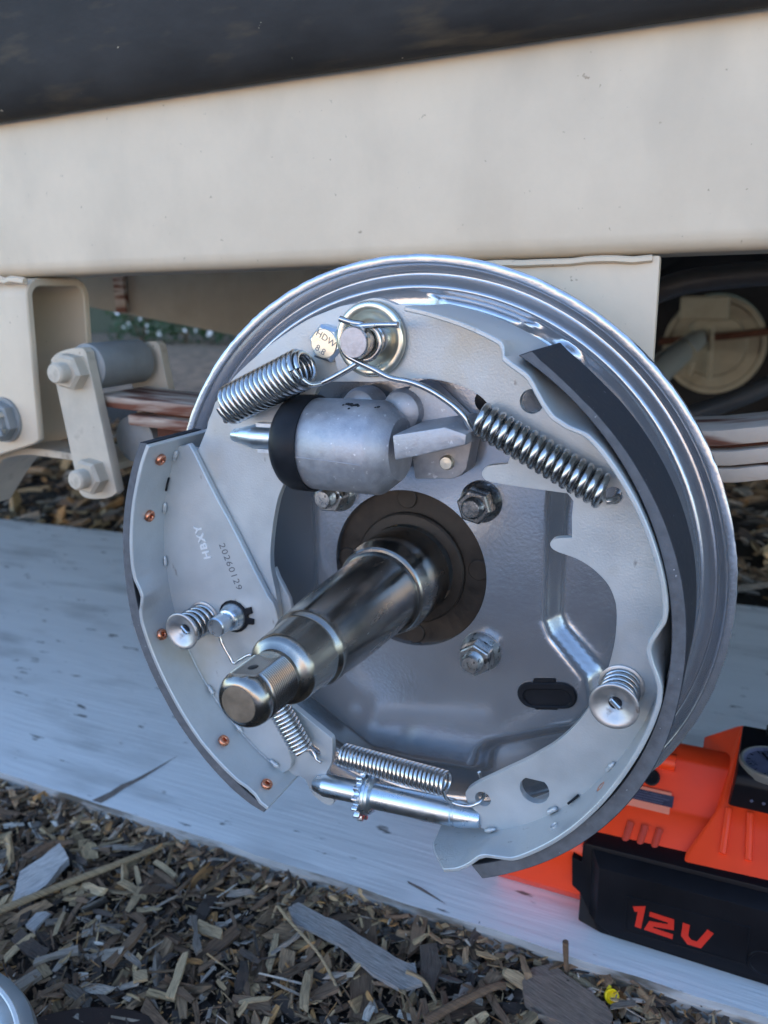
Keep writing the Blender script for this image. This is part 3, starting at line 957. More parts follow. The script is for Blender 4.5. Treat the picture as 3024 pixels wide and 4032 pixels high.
# --- anchor pin, washer, spring hooks
ap = G().lathe([(6.1, 0), (6.1, 30), (5.2, 30.4), (5.2, 33), (6.05, 33.4), (6.05, 44.4), (5.7, 45.0), (5.3, 45.05)], (-1.9, 0, 106.6), n=36, caps=(False, False)).obj('anchor_pin', 'spring', br, smooth=30)
G().lathe([(5.75, 44.7), (5.6, 45.4), (.1, 45.6)], (-1.9, 0, 106.6), n=36, caps=(False, False)).obj('pin_face', 'pinface', ap, smooth=30)
G().lathe([(6.4, -1.6), (7.4, -1.4), (9.0, -1.0), (10.6, .9), (12.2, 2.0), (13.8, 2.0), (14.7, 1.5), (15, .4), (14.6, -.9)], (-1.6, -29.8, 106.9), n=56, caps=(False, False)).obj('dished_washer', 'zincy', ap, smooth=50)
hook_l = catmull([(-20.5, -38, 90.0), (-15.6, -38, 92), (-8, -38, 95.8), (-2.5, -38, 98.8), (2.6, -37.6, 100.6), (5.6, -37.2, 105.0), (4.4, -37.6, 110.4), (0, -39.6, 113), (-4.5, -41, 113.9), (-9.2, -41.8, 115.4)], 5)
rs1 = G()
rs1.coil((-69.6, -33.6, 78.4), (-29.8, -37, 95.4), 7.6, 1.3, 16, up=(0, -1, 0), seg=22, n=8)
rs1.tube(catmull([(-26.0, -44, 92.0), (-23.4, -42.0, 89.6), (-20.5, -38, 90.0)], 4), 1.25, 8)
rs1.tube(hook_l, 1.25, 8)
rs1.tube(catmull([(-69.8, -37, 72), (-73, -33, 73), (-76, -27, 76), (-77, -20, 77)], 4), 1.25, 8)
rs1.coil((-29.8, -37, 95.4), (-27.6, -37.2, 96.3), 6.2, 1.25, 1.0, up=(0, -1, 0), seg=22, n=8)
o = rs1.obj('return_spring', 'spring', br, smooth=60)
o['label'] = 'thick tightly wound return spring on the upper left'
hook_r = catmull([(43.4, -37.5, 73.6), (42.0, -38.5, 76.4), (40.4, -39, 79.6), (36.1, -39, 83.4), (27.9, -39, 88.3), (19.6, -39, 91.4), (10.7, -39, 92.9), (4.1, -39.4, 95.9), (-3.2, -40.2, 99.2),
                  (-7.6, -40.4, 101.8), (-9.3, -40.2, 106.4), (-6.6, -40, 111), (-2.0, -40.4, 112.3), (5.5, -40.6, 112.9), (15.1, -41, 113.0)], 5)
rs2 = G()
rs2.coil((45.2, -36, 78.8), (93.2, -36, 53.6), 5.45, 1.4, 16, up=(0, -1, 0), seg=22, n=8, ph=2.2)
rs2.tube(hook_r, 1.25, 8)
rs2.tube(catmull([(93.5, -33, 49.6), (96, -31.5, 50), (96.5, -27, 50.6), (96, -20, 50.8)], 4), 1.3, 8)
o = rs2.obj('return_spring', 'spring', br, smooth=60)
o['label'] = 'open wound return spring on the upper right'
# marked hex bolt
hb = G().lathe([(8.0, 0), (8.0, 3.8), (6.6, 5.2), (0.1, 5.25)], (-23.3, -24.4, 105.0), n=6, ang0=.25, caps=(True, False)).obj('hex_bolt', 'zinc', br, smooth=20)
hf = G().lathe([(6.1, 0), (5.7, .35), (0.1, .4)], (-23.3, -29.65, 105.0), n=32, caps=(False, False)).obj('bolt_face', 'zincy', hb)
text_obj('lettering', 'HDW', 3.9, 'greymark', hb, (-22.2, -30.08, 107.0), (.83, 0, -.52), (.52, 0, .83), ext=.05, spacing=1.05)
text_obj('lettering', '8.8', 3.9, 'greymark', hb, (-25.0, -30.08, 102.4), (.83, 0, -.52), (.52, 0, .83), ext=.05, spacing=1.05)

# --- wheel cylinder
wc = G()
wc.lathe([(19.2, 0), (19.7, .6), (19.8, 31), (19.4, 32.2), (14.6, 38.2), (13, 40), (.1, 40)], (-31, -26, 62.3), ax=(1, 0, 0), n=64, caps=(True, False))
wcy = wc.obj('wheel_cylinder', 'cast', br, smooth=40)
plate_geo([(9, 46.6), (26, 48.0), (30.2, 49.8), (32.6, 53), (34, 60), (36, 71), (30, 74.5), (16, 87), (9.5, 88.5), (5, 84)], [], -12.5, -0.2).obj('mounting_flange', 'cast', wcy, bevel=1.4, bang=50, seg=2)
g = G().add([(13.6, -45, 71.6), (35.2, -45, 75.9), (43.7, -45, 73.6), (43.4, -45, 69.6), (23.6, -45, 64.0), (14.5, -45, 61.8),
             (13.0, -12, 72.2), (35.5, -12, 76.6), (44.6, -12, 74.6), (44.4, -12, 68.6), (23.6, -12, 63.2), (13.6, -12, 61.0)],
            [(0, 1, 2, 3, 4, 5), (11, 10, 9, 8, 7, 6)] + [(i, i + 6, (i + 1) % 6 + 6, (i + 1) % 6) for i in range(6)])
g.obj('cast_rib', 'cast', wcy, bevel=.9, bang=20, seg=2)
for bx, by, hh in ((-15.5, -15, 0), (4.2, -15, 0)):
    G().lathe([(9.6, 0), (9.6, 7), (8.4, 11), (5, 13.2), (.1, 13.6)], (bx, -5, 76), ax=(0, -1, 0.0), n=36, caps=(False, False)).obj('cast_boss', 'cast', wcy)
G().box(-34, 10, -16, -1, 60, 79).obj('cast_base', 'cast', wcy, bevel=3, seg=2)
G().lathe([(19.95, 0), (19.95, .5)], (-39.2, -26, 62.3), ax=(1, 0, 0), n=8)
sm = G().tube([(-30.5, -45.72, 60.2), (-10, -45.75, 59.4), (0, -45.7, 58.8)], .22, 6).obj('casting_seam', 'cast', wcy)
for i, (bx, bz, r_) in enumerate(((-12, 81.1, 1.1), (-10.6, 81.0, 1.3), (-9.2, 80.7, 1.0), (-7.8, 80.9, 1.2), (-6.4, 80.6, .7), (-13.4, 80.7, .6), (-9.8, 79.7, .6), (2.6, 80.6, .8), (1.5, 80.4, .5))):
    zz_ = bz - 62.3
    yy = -26 - math.sqrt(max(0, 19.84 ** 2 - zz_ ** 2))
    nn_ = Vector((0, yy + 26, zz_)).normalized()
    pp = Vector((bx, -26, 62.3)) + nn_ * 19.83
    G().lathe([(r_, 0), (r_ * .8, .12), (.1, .15)], pp, ax=nn_, n=9, caps=(False, False)).obj('paint_smear', 'rubber', wcy)
bt = G().lathe([(8, -2.0), (9.5, -3.0), (13, -2.8), (17, -1.4), (19.6, 1.0), (20.8, 4.0), (21.0, 12.5), (20.5, 13.2), (19.4, 13.2)], (-43.4, -26, 62.3), ax=(1, 0, 0), n=56, caps=(True, False)).obj('rubber_boot', 'rubber', br, smooth=50)
pr_ = G()
pr_.lathe([(.1, 0), (2.4, 0.1), (2.8, .6), (5.4, 11.4), (5.7, 13), (5.7, 34)], (-74.6, -26, 63.6), ax=(1, 0, 0), n=36, caps=(False, False))
pr_.box(-60, -44, -28.8, -23.2, 57.0, 70.2)
pr_.obj('push_rod', 'zinc', br, smooth=30, bevel=0.0)
g = G().lathe([(3.1, 0), (3.1, 2.2), (2.6, 3), (.1, 3.1)], (24.4, -12.3, 55.3), n=20, caps=(False, False)).obj('flange_bolt', 'zincy', br)
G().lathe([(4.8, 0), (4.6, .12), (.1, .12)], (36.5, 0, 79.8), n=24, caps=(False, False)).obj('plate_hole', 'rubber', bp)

# --- axle nuts (four)
def axle_nut(x, z, m, ang, proud):
    g = G().lathe([(9.2, 0), (9.4, .8), (8.2, 2.4), (7.2, 3.4)], (x, -.1, z), n=40, caps=(False, False))
    n_ = g.obj('axle_nut', m, br, smooth=40)
    G().lathe([(8.0, 2.6), (8.0, 9.6), (7.3, 10.7), (4.9, 10.8)], (x, 0, z), n=6, ang0=ang, caps=(False, False)).obj('hexagon', m, n_, smooth=15, bevel=.35, bang=30)
    pr = [(4.6, 0)]
    k = 9.4
    while k < 9.4 + proud - 1.2:
        pr += [(4.75, k), (4.3, k + .4)]
        k += .8
    pr += [(3.7, k + .7), (.1, k + .8)]
    G().lathe(pr, (x, 0, z), n=24, caps=(False, False)).obj('stud', m, n_, smooth=30)
    return n_
axle_nut(35.1, 36.0, 'blackmetal', .3, 5)
axle_nut(-35.6, 34.2, 'nut', .55, 6.5)
axle_nut(36.0, -35.0, 'nut', .05, 6.5)
axle_nut(-35.4, -35.2, 'nut', .2, 6)

# --- hold-down springs
def hold_down(x, z, y, m, lab):
    g = G()
    g.coil((x, y + 2.2, z), (x, -29, z), 6.9, 1.05, 4.2, seg=22, n=8)
    h = g.obj('hold_down_spring', 'spring', br, smooth=60)
    h['label'] = lab
    G().lathe([(2.4, 3.4), (2.9, 2.9), (4.0, 2.3), (5.6, 1.3), (7.2, .35), (8.6, -.1), (9.1, .1), (9.3, .5), (9.0, .9), (7, 1.6), (5, 2.8), (3.6, 4.0)], (x, y, z), ax=(0, 1, 0), n=48, caps=(False, False)).obj('cup', m, h, smooth=50)
    G().lathe([(8.6, 0), (8.8, .9), (8.2, 1.2), (4, 1.2)], (x, -28.1, z), n=40, caps=(False, False)).obj('base_cup', 'satin', h)
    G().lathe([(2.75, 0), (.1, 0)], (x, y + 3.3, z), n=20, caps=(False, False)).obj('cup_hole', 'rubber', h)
    R_ = Matrix.Rotation(0.75, 3, 'Y')
    G().box(x - 2.5, x + 2.5, y + 1.6, y + 5, z - .85, z + .85, R_).obj('pin_blade', 'zinc', h, bevel=.4)
hold_down(-98.2, -28.9, -46.2, 'satin', 'hold down spring and cup on the shoe at left')
hold_down(102.5, -25.2, -46.2, 'satin', 'hold down spring and cup on the shoe at right')

# --- lever pin with its clip and spring wire
cp = G().lathe([(7.2, 0), (7.2, .8), (6.6, 2.2), (5.8, 5.2), (5.0, 6.4), (3.7, 6.9), (3.6, 9), (4.3, 9.4), (4.7, 10), (4.7, 15), (4.2, 15.6), (.1, 15.4)], (-80.0, -28, -24.9), n=36, caps=(False, False)).obj('lever_pin', 'zinc', br, smooth=30)
clip = [(-80 + 8.3 * math.cos(a), -25 + 8.3 * math.sin(a)) for a in [0.9 + i * .28 for i in range(16)]]
g = plate_geo([(-80 + 8.2 * math.cos(0.35 + i * .35), -25 + 8.2 * math.sin(0.35 + i * .35)) for i in range(17)] + [(-72.5, -27.8), (-68.6, -27.4), (-68.3, -24.6), (-71.5, -24.4), (-71.6, -22.6), (-69.0, -21.8), (-69.6, -18.6), (-73, -19.8)], [], -29.3, -28.1)
g.obj('retaining_clip', 'rubber', cp, bevel=.3, bang=50)
G().tube(catmull([(-80, -36.2, -20.9), (-83.7, -36.4, -24), (-82.5, -36.4, -28), (-79, -36.2, -28.8)], 5), .8, 8).obj('wire_end', 'springzn', cp)
lv = G()
lv.tube(catmull([(-84.2, -36, -29), (-83, -36, -35.2), (-79, -36, -42.2), (-77.4, -36, -45.2), (-75.6, -36, -45.6), (-72.5, -36, -43.2), (-67.4, -35.4, -40), (-64.5, -35, -41)], 6), .8, 8)
lv.tube(catmull([(-64.5, -35, -41), (-61, -33, -50), (-58, -32, -60)], 5), .8, 8)
lv.coil((-59.5, -31, -61.5), (-43.8, -31, -87.6), 5.0, .95, 15, up=(0, -1, 0), seg=20, n=8)
lv.tube(catmull([(-46.5, -28, -91.5), (-43.6, -27, -90.2), (-41.4, -26, -90.2), (-39.6, -26.6, -92.0), (-38.4, -27, -94), (-35.4, -27.6, -94.6)], 5), .8, 8)
lv.obj('lever_spring', 'springzn', br, smooth=60)

# --- adjuster with star wheel, and its spring
A_, B_ = Vector((-40.6, -26, -108.7)), Vector((45.4, -26, -103.8))
axd = (B_ - A_).normalized()
Lx = (B_ - A_).length
aj = G().lathe([(.1, 0), (3.4, 0), (3.7, .5), (5.3, 5.6), (5.45, 6), (5.35, 26.6)], A_, ax=axd, n=40, caps=(False, False))
aj.lathe([(5.5, 29.5), (6.15, 29.9), (6.15, 72.6), (5.7, 73.2), (5.7, 74), (6.05, 74.6), (5.9, 77.5), (4.4, Lx - .6), (4.1, Lx), (.1, Lx)], A_, ax=axd, n=48, caps=(True, False))
ajo = aj.obj('adjuster', 'zinc', br, smooth=30)
g = G()
teeth = 15
NP = teeth * 6
ax3, u3, w3 = frame_of(axd, (0, -1, 0))
vs, fs = [], []
for t_ in (26.4, 29.2):
    for k in range(NP):
        a = 2 * math.pi * k / NP
        r = 12.6 if (k % 6) in (0, 1, 2) else 10.2
        if k % 6 in (2, 0): r = 12.2
        vs.append(A_ + axd * t_ + (u3 * math.cos(a) + w3 * math.sin(a)) * r)
for k in range(NP):
    k2 = (k + 1) % NP
    fs.append((k, k2, NP + k2, NP + k))
fs += [tuple(range(NP)), tuple(range(2 * NP - 1, NP - 1, -1))]
g.add(vs, fs)
g.lathe([(9.6, 29.2), (9.6, 30.8), (8.6, 31.2), (8.6, 32.2), (6.6, 33.2)], A_, ax=axd, n=40, caps=(True, True), up=(0, -1, 0))
g.obj('star_wheel', 'zinc', ajo, smooth=25, bevel=.25, bang=40)
asg = G()
asg.coil((-27.4, -20.5, -92.8), (30.4, -30, -87.6), 5.2, .8, 26, up=(0, -1, 0), seg=20, n=8)
asg.tube(catmull([(30.4, -35, -87.8), (31.5, -34, -92), (33, -31.5, -95.2), (37, -30.4, -96.3), (42, -30, -95.6), (45.2, -29.2, -93.4), (46.4, -26, -92), (45, -22, -90)], 5), .85, 8)
asg.tube(catmull([(45, -22, -90), (43.5, -21.5, -86), (42.6, -21.5, -83.5)], 4), .85, 8)
asg.tube(catmull([(-27, -19.6, -97.8), (-29.5, -19, -94.5), (-32, -18.6, -92), (-40, -18.4, -92)], 5), .85, 8)
asg.obj('adjuster_spring', 'springzn', br, smooth=60)

# ------------------------------------------------------------------ far wheel, hoses, rods under the trailer
fw = thing('far_wheel', 'far side wheel with a cream brake backing plate in the shade', 'wheel', (35, 1700, -10))
G().lathe([(205, 0), (235, 12), (285, 8), (300, -30), (300, -150), (280, -185), (210, -180)], (35, 1690, -10), n=64, caps=(False, False)).obj('tyre', 'rubber', fw)
G().lathe([(206, 0), (206, 4), (110, 4)], (35, 1740, -10), n=48, caps=(False, False)).obj('rim', 'rubber', fw)
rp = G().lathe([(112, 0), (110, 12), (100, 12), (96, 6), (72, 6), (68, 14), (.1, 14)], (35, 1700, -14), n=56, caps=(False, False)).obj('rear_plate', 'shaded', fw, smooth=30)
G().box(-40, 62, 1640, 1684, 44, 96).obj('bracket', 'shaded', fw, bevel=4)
G().tube([(-80, 1655, -4), (60, 1660, 8), (250, 1650, 32)], 8, 8).obj('brake_rod', 'rustdeep', fw)
G().tube([(-4, 1650, 30), (2, 1652, -30), (-8, 1655, -80)], 5, 8).obj('brake_pipe', 'shaded', fw)
G().tube([(30, 1650, 30), (32, 1652, -30), (34, 1655, -90)], 6, 8).obj('brake_pipe', 'shaded', fw)
o = G().tube(catmull([(40, 300, 70), (58, 300, 112), (75, 300, 123), (100, 305, 128), (150, 310, 131), (230, 330, 126)], 6), 8.5, 14).obj('hose', 'hose')
tag(o, 'thick black hose arching under the beam, the upper of two', 'hose', 'black hoses under the beam')
o = G().tube(catmull([(20, 480, -16), (85, 500, 4), (125, 505, 20), (160, 510, 38), (240, 520, 70)], 6), 9, 14).obj('hose', 'hose')
tag(o, 'black hose slanting above the leaf spring, the lower of two', 'hose', 'black hoses under the beam')
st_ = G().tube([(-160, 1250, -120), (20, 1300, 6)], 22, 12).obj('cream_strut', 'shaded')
tag(st_, 'cream tubular strut slanting below the far backing plate', 'strut')

# ------------------------------------------------------------------ garden behind the trailer; wall and fence added for the light
def shrub(x, y, h, w, seed, lab):
    rnd = random.Random(seed)
    t_ = thing('flowering_shrub', lab, 'shrub', (x, y, -264), 'white flowering shrubs behind the gravel')
    g = G()
    for k in range(900):
        a, rr, hh = rnd.uniform(0, 6.28), math.sqrt(rnd.random()) * w, rnd.random() ** .8 * h
        rr *= math.sqrt(max(.05, 1 - (hh / h) ** 2))
        c = Vector((x + rr * math.cos(a), y + rr * math.sin(a), -262 + hh))
        l_, b_ = rnd.uniform(26, 50), rnd.uniform(9, 16)
        d = Vector((rnd.uniform(-1, 1), rnd.uniform(-1, 1), rnd.uniform(-.3, 1))).normalized()
        s_ = d.cross(Vector((rnd.uniform(-1, 1), rnd.uniform(-1, 1), 1))).normalized()
        g.add([c, c + d * l_ * .5 + s_ * b_, c + d * l_, c + d * l_ * .5 - s_ * b_], [(0, 1, 2, 3)])
    tag(g.obj('foliage', 'leaf', t_, smooth=0), kind='stuff')
    g = G()
    for k in range(9):
        a = rnd.uniform(0, 6.28)
        g.tube([(x, y, -264), (x + w * .4 * math.cos(a), y + w * .4 * math.sin(a), -262 + h * .8)], 4, 5)
    g.obj('stem', 'chip_brown', t_)
    for k in range(8):
        a, rr, hh = rnd.uniform(3.3, 6.1), w * rnd.uniform(.5, 1), rnd.uniform(.15, .95) * h
        c = Vector((x + rr * math.cos(a), y + rr * math.sin(a), -262 + hh))
        g = G()
        q = rnd.uniform(12, 34)
        for j in range(5):
            b_ = j * 1.257 + rnd.random()
            p = Vector((math.cos(b_), -.35, math.sin(b_))) * q
            s_ = Vector((-math.sin(b_), 0, math.cos(b_))) * q * .5
            g.add([c, c + p * .6 + s_, c + p, c + p * .6 - s_], [(0, 1, 2, 3)])
        g.obj('flower', 'petal', t_, smooth=0)
shl = ['white flowering shrub nearest the spring hanger', 'second white flowering shrub from the spring hanger', 'third white flowering shrub from the spring hanger',
       'fourth white flowering shrub, partly behind the drum brake']
for i, (x, y) in enumerate(((-4700, 5150), (-4150, 5050), (-3600, 5000), (-3000, 4950))):
    shrub(x, y, 430, 320, 20 + i, shl[i])
o = G().box(-14000, 14000, 6500, 6700, -272, 3800).obj('sun_block_wall', 'wall', bevel=10)  # added wall that keeps direct sun off the whole view
tag(o, 'tall plain wall added beyond the flowering shrubs to block the sun', 'wall')
fc = thing('bounce_fence', 'unseen timber fence added behind the viewer to bounce warm sunlight', 'fence', (0, -8000, -272))  # added out of view as a warm reflector
b0 = None
for i in range(70):
    x = -7000 + i * 200
    if b0 is None:
        b0 = G().box(x, x + 188, -8020, -8000, -272, 1350).obj('plank', 'fence', fc)
        w0 = WLOC[b0.name] / S
    else:
        inst(b0, fc, (w0.x + i * 200, w0.y + random.uniform(-4, 4), w0.z + random.uniform(-8, 8)), 'plank')

# ------------------------------------------------------------------ 12V inflator on the board
cm = thing('tyre_inflator', 'orange cordless tyre inflator with black 12V battery on the white board', 'inflator', (130, 140, -240))
g = G()
def prism(P, x0, x1, sl0=0.0, sl1=0.0):
    """extrude a (y,z) profile from x0 to x1; sl shifts the end with height"""
    n = len(P)
    vs = [(x0 + sl0 * (z + 240), y, z) for y, z in P] + [(x1 + sl1 * (z + 240), y, z) for y, z in P]
    fs = [tuple(range(n)), tuple(range(2 * n - 1, n - 1, -1))] + [(i, (i + 1) % n, n + (i + 1) % n, n + i) for i in range(n)]
    return g.add(vs, fs)
prism([(98, -239.7), (86, -226), (84.5, -196), (87, -190.5), (97, -181), (108, -172.5), (112, -171), (127, -156.5), (133, -149.5), (140, -147.2), (149, -147.6), (160, -164), (190, -239.7)], 16, 150, .35, 0)
cb = g.obj('body', 'orange', cm, smooth=40, bevel=1.6, seg=2, bang=22)
g = G()
PP = [(90, -239.7, 120), (84, -226, 122), (83.4, -188, 126), (84.6, -184.2, 127), (90, -181, 128.5), (113, -160, 143), (116, -157.5, 144.5), (150, -132.5, 149.4), (156, -131.6, 150.2), (160, -135, 148), (166, -150, 129), (190, -239.7, 125)]
vs = [(x, y, z) for y, z, x in PP] + [(330, y, z) for y, z, x in PP]
np_ = len(PP)
g.add(vs, [tuple(range(np_)), tuple(range(2 * np_ - 1, np_ - 1, -1))] + [(i, (i + 1) % np_, np_ + (i + 1) % np_, np_ + i) for i in range(np_)])
g.obj('body_shoulder', 'orange', cm, smooth=40, bevel=1.4, seg=2, bang=22)
G().tube([(30, 131, -151.5), (116, 131, -151.5)], 5.0, 14).obj('carry_bead', 'orange', cm, smooth=60)
# raised bead below the top recess, slots, ribs
for i, x in enumerate((96.5, 104.6, 112.6)):
    P0, P1 = Vector((x - .5, 100.8, -178.0)), Vector((x - 2.4, 92.0, -186.6))
    g = G().tube([P0 + Vector((0, -.9, .9)) * .3, P1 + Vector((0, -.9, .9)) * .3], 2.1, 10)
    g.obj('vent_slot', mat('slot_orange', (0.42, 0.03, 0.008), 0.5) if i == 0 else bpy.data.materials['slot_orange'], cm)
for x0, x1 in ((147, 146), (158, 159), (170, 172)):
    g = G().tube([(x0, 110.6, -160.6), (x1, 92.6, -177.6)], 1.9, 10)
    g.obj('rib', 'orange', cm, smooth=50)
# label
def on_slope(x, t):        # t in 0..1 up the sticker face
    return Vector((x, 108.2 + 15.5 * t, -173.4 + 15.5 * t))
def slope_quad(x0, x1, t0, t1, off, sk=0):
    d = Vector((0, -.72, .69)) * off
    return [on_slope(x0 - sk * t0, t0) + d, on_slope(x1 - sk * t0, t0) + d, on_slope(x1 - sk * t1, t1) + d, on_slope(x0 - sk * t1, t1) + d]
g = G().add(slope_quad(80, 116, .05, .62, .6) + slope_quad(80, 116, .05, .62, -.5), [(0, 1, 2, 3), (7, 6, 5, 4), (0, 1, 5, 4), (1, 2, 6, 5), (2, 3, 7, 6), (3, 0, 4, 7)])
lb = g.obj('label_strip', 'stickerline', cm, smooth=0)
g = G().add(slope_quad(80, 117.4, .24, .54, .75), [(0, 1, 2, 3)])
g.obj('label_print', 'sticker', lb, smooth=0)
for i in range(4):
    t0 = .275 + i * .066
    G().add(slope_quad(82, 116 - random.random() * 6, t0, t0 + .022, .82), [(0, 1, 2, 3)]).obj('label_line', 'gaugeface', lb, smooth=0)
G().lathe([(5, 0), (5, 1), (4.2, 1.4), (3.4, 1.1), (.1, 1.0)], on_slope(103.5, .92) , ax=(0, -.72, .69), n=28, caps=(False, False)).obj('round_port', 'black', cm)
# battery
g = G()
P = [(72.5, -186.5), (74.5, -184.6), (200, -182.2), (330, -180), (330, -239.7), (200, -239.7), (86, -238.4), (73.5, -231.5), (72.5, -219), (67.5, -215.5), (66.6, -195.5), (72.5, -197.6)]
g = plate_geo(P, [], 72, 100)
for i, q in enumerate(g.v):
    if q.y < 80 and q.z > -192: g.v[i] = Vector((q.x, 80.5, q.z))
    if q.y < 80 and q.z < -236: g.v[i] = Vector((q.x, 75, q.z))
    if q.y < 80 and q.x < 73.4: g.v[i] = Vector((q.x, 80, q.z))
bt_ = g.obj('battery', 'black', cm, smooth=25, bevel=.9, seg=2, bang=25)
g = G().add([(84, 70.6, -190.8), (330, 70.6, -187.6), (330, 70.6, -231), (93, 70.6, -233), (84, 70.6, -228), (78, 80, -186.5), (330, 80, -183), (330, 80, -237), (88, 80, -238.4), (77, 80, -230)],
            [(0, 1, 2, 3, 4), (0, 5, 6, 1), (1, 6, 7, 2), (2, 7, 8, 3), (3, 8, 9, 4), (4, 9, 5, 0), (5, 9, 8, 7, 6)])
g.obj('battery_face', 'black', bt_, smooth=25, bevel=.8, seg=2, bang=20)
fr = [(99.5, -203.5), (163, -201.5), (163, -226.5), (99.8, -228)]
fi = [(100.3, -204.4), (162.2, -202.4), (162.2, -225.6), (100.6, -227)]
plate_geo(fr, [fi], 70.1, 71.5).obj('raised_border', 'black', bt_, bevel=.2)
def stroke(name, P, wd, m, parent, y, th=.25):
    """heavy slanted letter stroke: a mitred ribbon of width wd along P"""
    P = [Vector((x, 0, z)) for x, z in P]
    L_, R2 = [], []
    for i, q in enumerate(P):
        d0 = (q - P[i - 1]).normalized() if i else None
        d1 = (P[i + 1] - q).normalized() if i < len(P) - 1 else None
        d = ((d0 or d1) + (d1 or d0)).normalized()
        nrm = Vector((-d.z, 0, d.x))
        k = 1 / max(.5, nrm.dot(Vector((-(d1 or d0).z, 0, (d1 or d0).x))))
        L_.append(q + nrm * wd * .5 * k)
        R2.append(q - nrm * wd * .5 * k)
    ring = L_ + R2[::-1]
    return plate_geo([(q.x, q.z) for q in ring], [], y, y + th).obj(name, m, parent, smooth=0)
def slant(P, ox=0): return [(x + ox + .10 * (z + 216.5), z - .05 * (x + ox - 123)) for x, z in P]
stroke('lettering', slant([(103.5, -212.2), (107.6, -210.4), (107.6, -223.4)]), 3.4, 'red', bt_, 70.3)
stroke('lettering', slant([(112, -212.0), (123.4, -212.0), (124.0, -216.0), (114.0, -218.0), (113.0, -221.8), (126, -221.8)]), 3.2, 'red', bt_, 70.3)
stroke('lettering', slant([(131.2, -210.6), (131.6, -218.5), (134.6, -221.6), (139.5, -221.4), (143.5, -210.4)]), 3.6, 'red', bt_, 70.3)
G().lathe([(8, 0), (7.6, .5), (6.6, .6), (6.2, .1), (.1, 0)], (171, 70.5, -222), n=32, caps=(False, False)).obj('release_button', 'black', bt_)
# gauge panel
g = G()
BP = [(113, -159.5, 146.2), (101, -152, 146.6), (99, -137, 148.2), (101, -132, 148.8), (105, -130.8, 149), (154, -130.6, 150.6), (158, -133, 150.4), (158, -165, 148)]
g.add([(x, y, z) for y, z, x in BP] + [(260, y, z) for y, z, x in BP], [tuple(range(8)), tuple(range(15, 7, -1))] + [(i, (i + 1) % 8, 8 + (i + 1) % 8, 8 + i) for i in range(8)])
gp = g.obj('gauge_panel', 'black', cm, bevel=1.2, seg=2, bang=20, smooth=40)
n_ = Vector((0, 0, 1))
gc = Vector((166.2, 115, -131))
gg = G().lathe([(16.6, -2), (16.8, 1.2), (16.4, 2.6), (15.4, 3.0), (14.6, 2.4)], gc, ax=n_, n=48, caps=(False, False)).obj('gauge', 'gaugering', gp)
G().lathe([(14.8, 2.2), (13.4, 1.2), (.1, 1.1)], gc, ax=n_, n=40, caps=(False, False)).obj('dial', 'gaugeface', gg)
ax_, u_, w_ = frame_of(n_)
G().tube([gc + n_ * 1.8, gc + n_ * 1.8 + Vector((-5, 9, 0))], .5, 6).obj('needle', 'black', gg)
for k in range(14):
    a = k * .44
    d = Vector((math.cos(a), math.sin(a), 0))
    G().tube([gc + n_ * 1.3 + d * 11, gc + n_ * 1.3 + d * 12.8], .3, 4).obj('tick', 'black', gg)
for x in (157.5, 163.5, 169.5):
    G().lathe([(.9, 0), (.8, .5), (.1, .6)], (x, 99.9, -145.5), ax=(0, -1, 0), n=12, caps=(False, False)).obj('panel_stud', 'gaugeface', gp)
G().box(163, 240, 143, 153, -132, -125).obj('handle', 'black', gp, bevel=1.5)

# ------------------------------------------------------------------ parts lying in front: drum, disc, yellow cap
dr = thing('brake_drum', 'silver round brake drum at the bottom left corner', 'brake drum', (-184, -188, -249))
G().lathe([(70, 0), (74, 1), (77.5, 6), (78, 12), (78, 44), (76.5, 47.6), (73, 49), (64, 49), (62.6, 48.2), (61.8, 45), (30, 45)], (-184, -188, -249), ax=(0, 0, 1), n=96, caps=(True, False)).obj('drum', 'drum', dr)
G().lathe([(68.5, 49), (69, 49.5), (70.6, 49.5), (71, 49)], (-184, -188, -249), ax=(0, 0, 1), n=96, caps=(False, False)).obj('highlight_ring', 'mark', dr)  # pale ring, a highlight painted along the drum's top face
G().lathe([(31, 45), (31, 60), (28, 63), (20, 63), (19, 55), (.1, 54)], (-184, -188, -249), ax=(0, 0, 1), n=48, caps=(False, False)).obj('hub', 'drum', dr)
o = G().lathe([(40, 0), (84, 0), (86, 1.5), (86, 6), (84, 7.5), (40, 7.5)], (-121, -152, -257), ax=(0, 0, 1), n=96, caps=(True, True)).obj('rusty_disc', 'browndisc')
tag(o, 'dark brown rusty disc under the silver brake drum on the mulch', 'disc')
yc = thing('yellow_cap', 'small bright yellow plastic cap lying on the mulch by the board', 'cap', (98, 42, -250))
cax = Vector((.45, -.62, .62)).normalized()
G().lathe([(2.6, 0), (2.8, .3), (2.8, 3.2), (3.7, 3.8), (3.9, 4.4), (3.9, 6.0), (3.6, 6.4), (3.2, 6.2), (2.2, 4.0), (.1, 3.2)], (96.5, 44, -249), ax=cax, n=28, caps=(True, False)).obj('cap', 'yellow', yc, smooth=35)
a3, u3_, w3_ = frame_of(cax)
G().tube([Vector((96.5, 44, -249)) + cax * 2 + u3_ * 3, Vector((96.5, 44, -249)) + cax * 2 + u3_ * 4.6 - w3_ * 1.6], 1.1, 8).obj('lug', 'yellow', yc)

